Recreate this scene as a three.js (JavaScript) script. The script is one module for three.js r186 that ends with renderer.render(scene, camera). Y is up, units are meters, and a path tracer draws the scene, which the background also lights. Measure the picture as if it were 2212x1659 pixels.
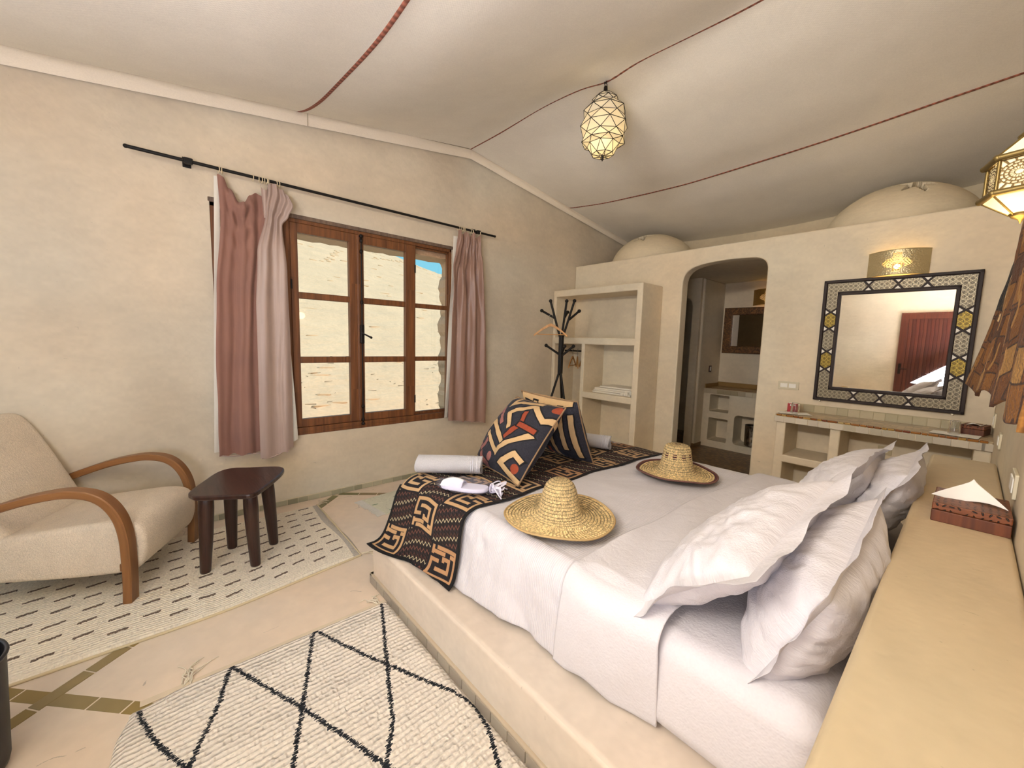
import * as THREE from 'three';
import { RoundedBoxGeometry } from 'three/addons/geometries/RoundedBoxGeometry.js';
import { mergeGeometries, mergeVertices, toCreasedNormals } from 'three/addons/utils/BufferGeometryUtils.js';
import { RectAreaLightUniformsLib } from 'three/addons/lights/RectAreaLightUniformsLib.js';

// ---------------------------------------------------------------- camera, sky, sun, out-of-view lights, exposure
const scene = new THREE.Scene();
const camera = new THREE.PerspectiveCamera(87.27, 2212 / 1659, 0.02, 800);
camera.rotation.order = 'YXZ';
camera.position.set(0, 1.5, 0);
camera.rotation.set(-0.10535, -0.72204, 0.02703);

const renderer = new THREE.WebGLRenderer({ antialias: true });
renderer.toneMapping = THREE.LinearToneMapping;
renderer.toneMappingExposure = 1.5;
renderer.shadowMap.enabled = true;
RectAreaLightUniformsLib.init();

{ // clear desert sky: turquoise blue, paler towards the horizon, the same all the way round
  const W = 64, H = 128, d = new Uint8Array(W * H * 4);
  for (let j = 0; j < H; j++) {
    const el = Math.max(0, (j + 0.5) / H * 180 - 90) / 90, k = Math.pow(el, 0.6);
    for (let i = 0; i < W; i++) d.set([158 - 80 * k, 230 - 52 * k, 246 - 20 * k, 255], (j * W + i) * 4);
  }
  const t = new THREE.DataTexture(d, W, H); t.colorSpace = THREE.SRGBColorSpace; t.mapping = THREE.EquirectangularReflectionMapping;
  t.magFilter = THREE.LinearFilter; t.needsUpdate = true;
  scene.background = t; scene.backgroundIntensity = 0.69;
}
const sun = new THREE.DirectionalLight(0xfff0dc, 2.2);
sun.position.set(14, 34, 16); sun.target.position.set(0, 0, -2); sun.shadow.radius = 1;
Object.assign(sun.shadow.camera, { left: -40, right: 40, top: 40, bottom: -40, near: 1, far: 120 });
scene.add(sun, sun.target);

// out-of-view area lights: left-wall window, entrance beside the camera, added eave fill
function unseenLight(name, color, intensity, w, h, pos, at) {
  const l = new THREE.RectAreaLight(color, intensity, w, h); l.name = name;
  l.position.set(...pos); l.lookAt(...at); scene.add(l); return l;
}
unseenLight('unseen_left_window_light', 0xe2e8ff, 0.35, 1.3, 1.8, [-1.62, 1.6, -3.0], [2.2, 2.6, -2.0]);  // window out of view, placed to light the left side
unseenLight('unseen_entrance_light', 0xecedff, 9.5, 1.15, 2.3, [-1.0, 1.38, 0.45], [0.5, 5.2, -1.2]);  // entrance out of view, tilted up to light ceiling and walls
unseenLight('added_eave_fill', 0xfff8ee, 84, 1.2, 0.2, [-1.47, 2.60, -0.75], [3.2, 3.9, 0.8]);  // added fill inside the left wall, brightens the partition and ceiling

// ---------------------------------------------------------------- helpers
const ZW = -3.894, XP = 4.594, ZH = 0.15, XL = -1.7;             // inner faces: window wall, partition, headboard wall, left wall
const rng = (s) => () => { s = (s + 0x6d2b79f5) | 0; let t = Math.imul(s ^ (s >>> 15), 1 | s); t = (t + Math.imul(t ^ (t >>> 7), 61 | t)) ^ t; return ((t ^ (t >>> 14)) >>> 0) / 4294967296; };
const R0 = rng(7);
const lerp = (a, b, t) => a + (b - a) * t, clamp = (x, a = 0, b = 1) => Math.min(b, Math.max(a, x));
const sst = (a, b, x) => { const t = clamp((x - a) / (b - a)); return t * t * (3 - 2 * t); };
const hash = (x, y, s) => { let h = Math.imul(x, 374761393) ^ Math.imul(y, 668265263) ^ Math.imul(s + 1, 1274126177); h = Math.imul(h ^ (h >>> 13), 1274126177); return ((h ^ (h >>> 16)) >>> 0) / 4294967296; };
function vn(x, y, s = 0, p = 0) { // value noise, periodic when p > 0
  const xi = Math.floor(x), yi = Math.floor(y), fx = x - xi, fy = y - yi, u = fx * fx * (3 - 2 * fx), v = fy * fy * (3 - 2 * fy);
  const w = p ? (n) => ((n % p) + p) % p : (n) => n, x0 = w(xi), x1 = w(xi + 1), y0 = w(yi), y1 = w(yi + 1);
  return lerp(lerp(hash(x0, y0, s), hash(x1, y0, s), u), lerp(hash(x0, y1, s), hash(x1, y1, s), u), v);
}
function fbm(x, y, s = 0, oct = 4, p = 0) { let a = 0.5, t = 0, n = 0; for (let i = 0; i < oct; i++) { t += a * vn(x, y, s + i, p); n += a; a *= 0.5; x *= 2; y *= 2; p *= 2; } return t / n; }
const poly = (pts) => (x) => { // piecewise smooth curve y(x) through points
  if (x <= pts[0][0]) return pts[0][1];
  for (let i = 1; i < pts.length; i++) if (x <= pts[i][0]) { const t = (x - pts[i - 1][0]) / (pts[i][0] - pts[i - 1][0]); return lerp(pts[i - 1][1], pts[i][1], t * t * (3 - 2 * t)); }
  return pts[pts.length - 1][1];
};
function tex(n, fn, { srgb = true, rep = [1, 1], m = n } = {}) {
  const d = new Uint8Array(n * m * 4);
  for (let j = 0; j < m; j++) for (let i = 0; i < n; i++) { const c = fn((i + 0.5) / n, (j + 0.5) / m); d.set(typeof c === 'number' ? [c * 255, c * 255, c * 255, 255] : [...c.slice(0, 3).map((x) => clamp(x, 0, 255)), 255], (j * n + i) * 4); }
  const t = new THREE.DataTexture(d, n, m); t.wrapS = t.wrapT = THREE.RepeatWrapping; t.magFilter = THREE.LinearFilter; t.minFilter = THREE.LinearMipmapLinearFilter; t.generateMipmaps = true;
  if (srgb) t.colorSpace = THREE.SRGBColorSpace;
  t.repeat.set(...rep); t.needsUpdate = true; return t;
}
function ctex(w, h, draw, { srgb = true } = {}) {
  const c = document.createElement('canvas'); c.width = w; c.height = h; const g = c.getContext('2d'); draw(g, w, h);
  const t = new THREE.CanvasTexture(c); t.wrapS = t.wrapT = THREE.RepeatWrapping; if (srgb) t.colorSpace = THREE.SRGBColorSpace; return t;
}
const hex = (h) => [(h >> 16) & 255, (h >> 8) & 255, h & 255], mul = (c, k) => c.map((x) => x * k), mixc = (a, b, t) => a.map((x, i) => lerp(x, b[i], t));
const mat = (o) => new THREE.MeshStandardMaterial({ roughness: 0.8, ...o });
const phys = (o) => new THREE.MeshPhysicalMaterial({ roughness: 0.8, ...o });

const used = new Map();
function numbered(n) { const k = used.get(n) ?? 0; used.set(n, k + 1); return k ? n + '_' + String(k).padStart(3, '0') : n; }
function thing(name, label, category, pos = [0, 0, 0], turn = 0, group) {
  const o = new THREE.Group(); o.name = numbered(name); scene.add(o); o.position.set(...pos); o.rotation.y = turn;
  o.userData = { label, category }; if (group) o.userData.group = group; return o;
}
function obj(name, geo, m, parent) {
  const g = Array.isArray(geo) ? merge(geo) : geo, o = new THREE.Mesh(g, m);
  o.name = parent ? name : numbered(name); (parent ?? scene).add(o); return o;
}
function tag(o, label, category, group) { Object.assign(o.userData, { label, category }); if (group) o.userData.group = group; return o; }
function struct(name, geo, m, parent) { const o = obj(name, geo, m, parent); if (!parent) o.userData.kind = 'structure'; return o; }
function clone(o, label, pos, turn) { const c = o.clone(); c.name = numbered(o.name); c.userData = { ...o.userData, label }; scene.add(c); if (pos) c.position.set(...pos); if (turn !== undefined) c.rotation.y = turn; return c; }
function merge(list) { // one geometry out of many: position, normal, uv
  const L = list.map((g) => { const h = g.index ? g.toNonIndexed() : g.clone(); for (const k of Object.keys(h.attributes)) if (!['position', 'normal', 'uv'].includes(k)) h.deleteAttribute(k); if (!h.attributes.uv) uvBox(h, true); return h; });
  return mergeGeometries(L);
}
function uvBox(g, inPlace) { // metres, by the face's main axis
  g = inPlace || !g.index ? g : g.toNonIndexed(); const p = g.attributes.position, uv = new Float32Array(p.count * 2), a = new THREE.Vector3(), b = new THREE.Vector3(), c = new THREE.Vector3();
  for (let i = 0; i < p.count; i += 3) {
    a.fromBufferAttribute(p, i); b.fromBufferAttribute(p, i + 1).sub(a); c.fromBufferAttribute(p, i + 2).sub(a); b.cross(c);
    const x = Math.abs(b.x), y = Math.abs(b.y), z = Math.abs(b.z);
    for (let k = i; k < i + 3; k++) { const q = [p.getX(k), p.getY(k), p.getZ(k)], w = y >= x && y >= z ? [q[0], q[2]] : x >= z ? [q[2], q[1]] : [q[0], q[1]]; uv.set(w, k * 2); }
  }
  g.setAttribute('uv', new THREE.BufferAttribute(uv, 2)); return g;
}
function bx(w, h, d, [x, y, z] = [0, 0, 0], r = 0.004, seg = 2) {
  const g = r > 0 ? new RoundedBoxGeometry(w, h, d, seg, Math.min(r, w / 2.01, h / 2.01, d / 2.01)) : new THREE.BoxGeometry(w, h, d).toNonIndexed();
  g.translate(x, y, z); return uvBox(g.index ? g.toNonIndexed() : g);
}
const box = (x0, x1, y0, y1, z0, z1, r = 0.004, seg = 2) => bx(x1 - x0, y1 - y0, z1 - z0, [(x0 + x1) / 2, (y0 + y1) / 2, (z0 + z1) / 2], r, seg);
const V = (a) => new THREE.Vector3(...a);
function tube(pts, r, seg = 32, rad = 8, closed = false) {
  const c = (pts instanceof THREE.Curve) ? pts : pts.length === 2 ? new THREE.LineCurve3(V(pts[0]), V(pts[1])) : new THREE.CatmullRomCurve3(pts.map(V), closed);
  const g = new THREE.TubeGeometry(c, pts.length === 2 ? 1 : seg, r, rad, closed);
  if (closed || (pts instanceof THREE.Curve)) return g.toNonIndexed();
  const a = c.getPoint(0), b = c.getPoint(1), ta = c.getTangent(0), tb = c.getTangent(1), cap = (p, t) => { const k = new THREE.CircleGeometry(r, rad); k.applyQuaternion(new THREE.Quaternion().setFromUnitVectors(new THREE.Vector3(0, 0, 1), t)); k.translate(p.x, p.y, p.z); return k; };
  return merge([g, cap(a, ta.negate()), cap(b, tb)]);
}
function rod(a, b, r0, r1 = r0, rad = 12) { // tapered round bar
  const A = V(a), B = V(b), d = B.clone().sub(A), g = new THREE.CylinderGeometry(r1, r0, d.length(), rad);
  g.applyQuaternion(new THREE.Quaternion().setFromUnitVectors(new THREE.Vector3(0, 1, 0), d.clone().normalize())); g.translate(...A.add(B).multiplyScalar(0.5).toArray()); return g;
}
const lathe = (pts, seg = 32) => new THREE.LatheGeometry(pts.map((p) => new THREE.Vector2(...p)), seg);
const sph = (r, [x, y, z], w = 16, h = 12) => new THREE.SphereGeometry(r, w, h).translate(x, y, z);
function grid(nu, nv, fn, { uv = (u, v) => [u, v], closeU = false } = {}) {
  const P = [], U = [], I = [];
  for (let j = 0; j <= nv; j++) for (let i = 0; i <= nu; i++) { const u = i / nu, v = j / nv, p = fn(u, v); P.push(p[0], p[1], p[2]); U.push(...uv(u, v, p)); }
  for (let j = 0; j < nv; j++) for (let i = 0; i < nu; i++) { const a = j * (nu + 1) + i, b = a + 1, c = a + nu + 1, d = c + 1; I.push(a, b, d, a, d, c); }
  const g = new THREE.BufferGeometry(); g.setAttribute('position', new THREE.Float32BufferAttribute(P, 3)); g.setAttribute('uv', new THREE.Float32BufferAttribute(U, 2)); g.setIndex(I); g.computeVertexNormals(); return g;
}
function shell(g, t) { // give a sheet a thickness: a second face t behind it and rims along its four sides (grid() only)
  const p = g.attributes.position, n = g.attributes.normal, uv = g.attributes.uv, N = p.count, P = new Float32Array(N * 6), U = new Float32Array(N * 4), I = [...g.index.array];
  for (let i = 0; i < N; i++) { P.set([p.getX(i), p.getY(i), p.getZ(i)], i * 3); P.set([p.getX(i) - n.getX(i) * t, p.getY(i) - n.getY(i) * t, p.getZ(i) - n.getZ(i) * t], (N + i) * 3); U.set([uv.getX(i), uv.getY(i)], i * 2); U.set([uv.getX(i), uv.getY(i)], (N + i) * 2); }
  const edge = new Map(); for (let k = 0; k < g.index.count; k += 3) for (const [a, b] of [[0, 1], [1, 2], [2, 0]]) { const x = I[k + a], y = I[k + b], key = Math.min(x, y) + '_' + Math.max(x, y); edge.set(key, edge.has(key) ? null : [x, y]); }
  const m = I.length; for (let k = 0; k < m; k += 3) I.push(I[k] + N, I[k + 2] + N, I[k + 1] + N);
  for (const e of edge.values()) if (e) I.push(e[1], e[0], e[0] + N, e[1], e[0] + N, e[1] + N);
  const o = new THREE.BufferGeometry(); o.setAttribute('position', new THREE.BufferAttribute(P, 3)); o.setAttribute('uv', new THREE.BufferAttribute(U, 2)); o.setIndex(I); o.computeVertexNormals(); return o;
}
function extr(shape, depth, bev = 0, seg = 12) { return new THREE.ExtrudeGeometry(shape, { depth, bevelEnabled: bev > 0, bevelThickness: bev, bevelSize: bev, bevelOffset: -bev, bevelSegments: 2, curveSegments: seg }); }
const shp = (pts) => new THREE.Shape(pts.map((p) => new THREE.Vector2(...p)));
function rrect(x0, y0, x1, y1, r, P = THREE.Shape) { const s = new P(); s.moveTo(x0 + r, y0); s.lineTo(x1 - r, y0); s.quadraticCurveTo(x1, y0, x1, y0 + r); s.lineTo(x1, y1 - r); s.quadraticCurveTo(x1, y1, x1 - r, y1); s.lineTo(x0 + r, y1); s.quadraticCurveTo(x0, y1, x0, y1 - r); s.lineTo(x0, y0 + r); s.quadraticCurveTo(x0, y0, x0 + r, y0); return s; }
const toX = (g, x) => g.rotateY(-Math.PI / 2).translate(x, 0, 0); // a shape drawn in (z, y) and extruded along +x ... local z becomes -x
function jig(g, amp, s = 1, f = 3) { // hand-made unevenness
  const p = g.attributes.position; for (let i = 0; i < p.count; i++) { const x = p.getX(i), y = p.getY(i), z = p.getZ(i); p.setXYZ(i, x + amp * (fbm(y * f + 9, z * f, s, 2) - 0.5), y + amp * (fbm(x * f, z * f + 5, s + 3, 2) - 0.5), z + amp * (fbm(x * f + 3, y * f, s + 6, 2) - 0.5)); } return g;
}

// ---------------------------------------------------------------- materials
// one limewash texture, shared; each wall multiplies it by its own colour
const plasterMap = tex(1024, (u, v) => {
  const a = fbm(u * 5, v * 5, 1, 4, 5), b = fbm(u * 28, v * 56, 21, 2, 28), s = vn(u * 120, v * 120, 41, 120), st = vn(u * 160, v * 160, 61, 160) > 0.985 ? -0.1 : 0;
  const k = 1 + 0.065 * ((a - 0.5) * 2.2 + (b - 0.5) * 0.6 + (s - 0.5) * 0.35) + st, w = (vn(u * 5 + 7, v * 5, 81, 5) - 0.5) * 0.04;
  return [240 * k * (1 + w), 240 * k, 240 * k * (1 - w)];
}, { rep: [0.42, 0.42] });
const plasterBump = tex(1024, (u, v) => 0.6 * fbm(u * 7, v * 7, 4, 3, 7) + 0.28 * vn(u * 40, v * 80, 6, 40) + 0.12 * vn(u * 200, v * 200, 1, 200), { srgb: false, rep: [0.42, 0.42] });
function plaster(base, bump = 0.004) { return mat({ color: base, map: plasterMap, bumpMap: plasterBump, bumpScale: bump, roughness: 0.62 }); }
const M = {
  wall: plaster(0xddd1bb), part: plaster(0xeddfc4), bath: plaster(0xeddfc4), ledge: plaster(0xcfba97, 0.003),
  plinth: plaster(0xe4d6c6, 0.003), dome: plaster(0xeee0c2),
};
const wood = (base, dark, seed, f = 9) => { // straight grain along v
  const a = hex(base), b = hex(dark), t = tex(512, (u, v) => { const w = fbm(u * f, v * 1, seed, 3, 1 * f > 1 ? 0 : 0) , g = fbm(u * f * 7 + w * 3, v * 3, seed + 3, 4), p = vn(u * 160, v * 9, seed + 5); return mixc(a, b, clamp(0.9 * (g - 0.28) * 1.7 + 0.25 * (p - 0.5))); });
  const h = tex(512, (u, v) => fbm(u * f * 9, v * 4, seed + 8, 3), { srgb: false });
  return (o) => mat({ map: t, bumpMap: h, bumpScale: 0.0008, roughness: 0.5, ...o });
};
const W = { window: wood(0x80502c, 0x52301a, 3)({}), sill: wood(0x8a5a3c, 0x5c3420, 5)({}), arm: wood(0x8f6238, 0x6d4524, 7)({ roughness: 0.42 }), dark: wood(0x3a2119, 0x22110d, 9)({ roughness: 0.32 }), door: wood(0x5e2a16, 0x3f180c, 11)({}), box: wood(0x6e3a1c, 0x48210f, 13)({}), hanger: wood(0xd09a58, 0xb47c3c, 15)({ roughness: 0.45 }), lintel: wood(0x7a6656, 0x54443a, 17)({}) };
const black = mat({ color: 0x14110f, roughness: 0.55, metalness: 0.3 }), iron = mat({ color: 0x1d1714, roughness: 0.5, metalness: 0.5 });

// ---------------------------------------------------------------- room shell
const ridgeX = 2.713;
const roofY = (x) => 3.607 - (x < ridgeX ? 0.1405 : 0.1405) * Math.abs(x - ridgeX);
function ceilY(x, z) { // tent cloth between window wall and headboard wall: sags between its seams
  const t = clamp((z - ZW) / (ZH - ZW)), left = sst(ridgeX, 0.9, x), right = sst(ridgeX, 4.3, x);
  const rs = poly([[-3.9, 0], [-2.9, 0.006], [-1.0, 0.105], [0.2, 0.13]])(z);
  const ls = 0.26 * Math.sin(Math.PI * Math.pow(t, 0.8)), gs = 0.115 * Math.sin(Math.PI * Math.pow(t, 0.85));
  let y = roofY(x) - lerp(lerp(rs, ls, left), gs, right);
  const seam = Math.min(...[-0.77, 0.973, ridgeX, 4.404, 6.09].map((s) => Math.abs(x - s))); y -= 0.03 * sst(0, 0.5, seam) * Math.sin(Math.PI * t);
  const r = Math.hypot(x - ridgeX, z + 2.06); y -= 0.035 * Math.exp(-r * r / 0.03);
  y += 0.012 * (fbm(x * 1.4, z * 1.1, 5, 3) - 0.5) * sst(0, 0.25, z - ZW);
  return y;
}
const cloth = (() => {
  const t = tex(512, (u, v) => { const k = 1 + 0.03 * (fbm(u * 6, v * 6, 71, 3, 6) - 0.5) + 0.035 * (vn(u * 256, v * 256, 72, 256) - 0.5); return [248 * k, 243 * k, 232 * k]; });
  const h = tex(512, (u, v) => 0.5 + 0.3 * Math.sin(u * 402) * Math.sin(v * 402) + 0.2 * fbm(u * 30, v * 30, 3, 2, 30), { srgb: false });
  return mat({ map: t, bumpMap: h, bumpScale: 0.0006, roughness: 0.95, side: THREE.DoubleSide });
})();
{
  // window wall: smooth inner leaf with the frame's opening, rough outer leaf with a larger ragged one
  const g0 = shp([[-1.95, -0.1], [6.9, -0.1], [6.9, roofY(6.9) + 0.2], [ridgeX, 3.85], [-1.95, roofY(-1.95) + 0.2]]);
  g0.holes.push(new THREE.Path([[0.345, 0.615], [0.345, 2.495], [2.497, 2.495], [2.497, 0.615]].map((p) => new THREE.Vector2(...p))));
  const inner = extr(g0, 0.13).translate(0, 0, ZW - 0.13);
  const g1 = shp([[-1.95, -0.1], [6.9, -0.1], [6.9, 3.3], [ridgeX, 3.75], [-1.95, 3.3]]), rag = []; const r = rng(5);
  for (let i = 0; i <= 40; i++) rag.push([2.585 + 0.03 * (r() - 0.5) + 0.02 * Math.sin(i * 0.7), 0.5 + i / 40 * 1.89]);
  for (let i = 0; i <= 30; i++) rag.push([2.58 - i / 30 * 2.35, 2.40 + 0.012 * (r() - 0.5)]);
  for (let i = 0; i <= 20; i++) rag.push([0.24 + 0.02 * (r() - 0.5), 2.39 - i / 20 * 1.89]);
  g1.holes.push(new THREE.Path(rag.map((p) => new THREE.Vector2(...p))));
  struct('wall_window', inner, M.wall);
  struct('wall_window_outer', extr(g1, 0.27).translate(0, 0, ZW - 0.4), plaster(0xd5b392, 0.03));
  // left wall with an unseen window opening and an added eave slot, entrance door leaf in it
  const gl = shp([[-4.1, -0.1], [0.5, -0.1], [0.5, 3.5], [-4.1, 3.5]]);
  gl.holes.push(new THREE.Path([[-3.65, 0.7], [-3.65, 2.5], [-2.35, 2.5], [-2.35, 0.7]].map((p) => new THREE.Vector2(...p))));
  gl.holes.push(new THREE.Path([[-1.5, 2.52], [-1.5, 2.72], [-0.2, 2.72], [-0.2, 2.52]].map((p) => new THREE.Vector2(...p))));  // added eave slot, out of view, cut for the fill light
  struct('wall_left', toX(extr(gl, 0.3), XL), M.wall);
  // headboard wall with an unseen entrance beside the camera, opened for its light
  const gh = shp([[-2.0, -0.1], [6.9, -0.1], [6.9, roofY(6.9) + 0.3], [ridgeX, 3.9], [-2.0, 3.3]]);
  gh.holes.push(new THREE.Path([[-1.62, 0.02], [-1.62, 2.53], [-0.42, 2.53], [-0.42, 0.02]].map((p) => new THREE.Vector2(...p))));
  struct('wall_headboard', extr(gh, 0.14).translate(0, 0, ZH), M.part);
  // partition with the arched doorway
  const gp = shp([[ZW, -0.1], [ZH, -0.1], [ZH, 2.588], [ZW, 2.594]]);
  const a = new THREE.Path(), z0 = -2.285, z1 = -1.425, yt = 2.425; a.moveTo(z0, 0); a.lineTo(z0, 2.19); a.bezierCurveTo(z0, 2.34, z0 + 0.06, 2.385, z0 + 0.24, yt - 0.015); a.bezierCurveTo(z0 + 0.4, yt + 0.006, z1 - 0.25, yt, z1 - 0.14, yt - 0.012); a.bezierCurveTo(z1 - 0.04, yt - 0.02, z1, 2.36, z1, 2.27); a.lineTo(z1, 0); a.lineTo(z0, 0);
  gp.holes.push(a);
  struct('wall_partition', toX(extr(gp, 0.116, 0.012), XP + 0.128), M.part);
  // floor
  const ft = tex(1024, (u, v) => { const k = 1 + 0.12 * (fbm(u * 4, v * 4, 81, 5, 4) - 0.5) + 0.05 * (fbm(u * 40, v * 40, 82, 3, 40) - 0.5), w = fbm(u * 3 + 4, v * 3, 83, 3, 3) - 0.5; const cr = Math.abs(fbm(u * 6, v * 6, 84, 4, 6) - 0.5) < 0.003 && vn(u * 20, v * 20, 85, 20) > 0.72 ? 0.82 : 1; return [226 * k * cr * (1 + 0.05 * w), 208 * k * cr, 188 * k * cr * (1 - 0.06 * w)]; }, { rep: [0.55, 0.55] });
  const fh = tex(512, (u, v) => fbm(u * 10, v * 10, 86, 5, 10), { srgb: false, rep: [0.55, 0.55] });
  const floorM = mat({ map: ft, bumpMap: fh, bumpScale: 0.004, roughness: 0.5 });
  const floor = struct('floor', box(-2, 4.6, -0.15, 0, -4.1, 0.4, 0), floorM);
  // zellige strips set into the floor on the diagonals, tile by tile
  const tm = [0x8a7440, 0x7d6a3c, 0x94805a, 0x8b7a52, 0x6f6a45].map((c, i) => { const q = hex(c); return mat({ map: tex(128, (u, v) => mul(q, 0.85 + 0.35 * fbm(u * 5, v * 5, 90 + i, 4, 5))), roughness: 0.3 }); });
  const tg = [0.19, 0.15, 0.17].map((l) => bx(l - 0.006, 0.008, 0.058, [0, 0, 0], 0.002, 1));
  const strip = (x, z, ang, n0, n1) => { let s = n0; let k = 0; const r = rng(Math.round(x * 100) + 3); while (s < n1) { const i = Math.floor(r() * 3), l = [0.19, 0.15, 0.17][i]; const t = obj('floor_tile', tg[i], tm[Math.floor(r() * 5)], floor); t.position.set(x + Math.cos(ang) * (s + l / 2), ang > 0 ? -0.0014 : -0.0030, z - Math.sin(ang) * (s + l / 2)); t.rotation.y = ang; s += l; k++; } };
  const A45 = Math.PI / 4;
  strip(-0.365, -2.375, 0.68, -0.4, 0.35); strip(-0.365, -2.305, -0.80, -0.35, 0.4); strip(1.0, -3.66, 0.76, -0.1, 0.28); strip(1.24, -3.88, -0.66, 0.0, 0.5);
  // skirting of small glazed tiles along the window wall
  const base = struct('baseboard_window', box(-1.7, 4.2, 0, 0.05, ZW - 0.002, ZW + 0.012, 0.003), mat({ color: 0xcfc3a6, roughness: 0.8 }));
  const sk = [0x9c9880, 0xa8a48c, 0x8f8c74, 0xb0aa90].map((c) => mat({ color: c, roughness: 0.35 }));
  const rs = rng(17); let x = -0.6; const kg = [0.1, 0.085, 0.115].map((l) => bx(l - 0.004, 0.046, 0.006, [0, 0, 0], 0.002, 1));
  while (x < 3.2) { const i = Math.floor(rs() * 3), l = [0.1, 0.085, 0.115][i], t = obj('skirting_tile', kg[i], sk[Math.floor(rs() * 4)], base); t.position.set(x + l / 2, 0.024, ZW + 0.0135); x += l; }
  // ceiling cloth, its seam pipings, the valance along the gable
  const ceil = struct('ceiling', shell(grid(130, 70, (u, v) => { const X = lerp(-1.75, 6.02, u), Z = lerp(ZW - 0.01, ZH + 0.05, v); return [X, ceilY(X, Z), Z]; }, { uv: (u, v) => [u * 7.8, v * 4] }), -0.004), cloth);
  const pt = tex(64, (u, v) => { const k = (Math.sin((u * 8 + v) * 6.283 * 8) * 0.5 + 0.5) * 0.35 + 0.7; return [168 * k, 104 * k, 84 * k]; }), pm = mat({ map: pt, roughness: 0.9 });
  for (const s of [0.973, ridgeX, 4.404]) {
    const P = []; for (let i = 0; i <= 60; i++) { const z = lerp(ZW + 0.005, ZH, i / 60); P.push([s + 0.006 * Math.sin(z * 5), ceilY(s, z) - 0.004, z]); }
    obj('seam_piping', grid(10, 240, (u, v) => { const i = Math.min(59, Math.floor(v * 60)), f = v * 60 - i, p = P[i].map((q, k) => lerp(q, P[i + 1][k], f)), a = u * Math.PI * 2; return [p[0] + 0.0135 * Math.cos(a), p[1] + 0.005 * Math.sin(a), p[2]]; }, { uv: (u, v) => [u * 0.4, v * 12] }), pm, ceil);
  }
  const val = (xa, xb, ha, hb, s) => shell(grid(120, 8, (u, v) => { const X = lerp(xa, xb, u), h = lerp(ha, hb, u), yt = roofY(X) - 0.005, b = Math.sin(Math.PI * v); return [X, yt - h * v - 0.006 * (fbm(X * 3, v, s, 2) - 0.5) * v, ZW + 0.012 + 0.016 * b + 0.02 * b * (fbm(X * 4 + v * 2, v * 3 - X * 1.5, s + 2, 3) - 0.45)]; }, { uv: (u, v) => [u * 4, v * 0.2] }), 0.003);
  const vm = mat({ map: cloth.map, roughness: 0.9, side: THREE.DoubleSide, color: 0xfff8ee });
  const trim = struct('trim_1', val(-1.7, ridgeX, 0.118, 0.1, 3), vm);
  obj('trim_seam', box(1.035, 1.043, 3.25, 3.355, ZW + 0.03, ZW + 0.036, 0.002), mat({ color: 0xcbbfa8 }), trim);
  obj('trim_seam', tube([[-1.7, roofY(-1.7) - 0.004, ZW + 0.02], [ridgeX, roofY(ridgeX) - 0.004, ZW + 0.02]], 0.004), mat({ color: 0x8d8069 }), trim);
  struct('trim_2', val(ridgeX, 6.0, 0.098, 0.085, 9), vm);
  // out-of-view slab above the cloth to keep the sun out, ground slab outside, back of the house
  struct('unseen_roof', [box(-2.2, 7.3, 3.95, 4.1, -4.35, 0.6, 0)], mat({ color: 0xb59a78 }));
  struct('wall_back', [box(7.0, 7.2, -0.1, 3.95, -4.3, 0.5, 0)], M.bath);
  // bathroom behind the partition
  struct('bathroom_ceiling', box(XP + 0.13, 7.05, 2.48, 2.57, -4.0, 0.4, 0), M.bath);
  const btile = tex(512, (u, v) => { const n = 16, i = Math.floor(u * n), j = Math.floor(v * n), e = Math.min(u * n - i, 1 - u * n + i, v * n - j, 1 - v * n + j) < 0.05; const k = 0.7 + 0.5 * hash(i, j, 4); return e ? [90, 74, 50] : [132 * k, 98 * k, 58 * k]; }, { rep: [1.6, 1.6] });
  struct('bathroom_floor', box(4.6, 7.1, -0.15, 0.0, -4.1, 0.4, 0), mat({ map: btile, roughness: 0.35 }));
  struct('wall_bathroom_back', box(6.69, 6.85, 0, 2.48, -2.64, 0.4, 0), M.bath);
  struct('wall_bathroom_side', box(5.98, 6.72, 0, 2.48, -2.76, -2.63, 0.02), M.bath);
  const ga = shp([[-4.0, 0], [-2.66, 0], [-2.66, 2.48], [-4.0, 2.48]]), h = new THREE.Path(); h.moveTo(-3.7, 0); h.lineTo(-3.7, 2.0); h.bezierCurveTo(-3.7, 2.2, -3.62, 2.23, -3.5, 2.24); h.lineTo(-2.95, 2.24); h.bezierCurveTo(-2.82, 2.23, -2.77, 2.16, -2.77, 2.05); h.lineTo(-2.77, 0); h.lineTo(-3.7, 0); ga.holes.push(h);
  struct('wall_bathroom_arch', toX(extr(ga, 0.14), 6.07), M.bath);
  const bb = struct('baseboard_bathroom', [box(5.98, 6.25, 0, 0.05, -2.63, -2.62, 0.002), box(5.965, 5.98, 0, 0.05, -2.77, -2.62, 0.002)], mat({ color: 0x7d6038, roughness: 0.5 }));
  struct('parapet_back', box(6.0, 6.2, 2.5, 3.6, -3.95, 0.3, 0.01), M.dome);
}
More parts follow.
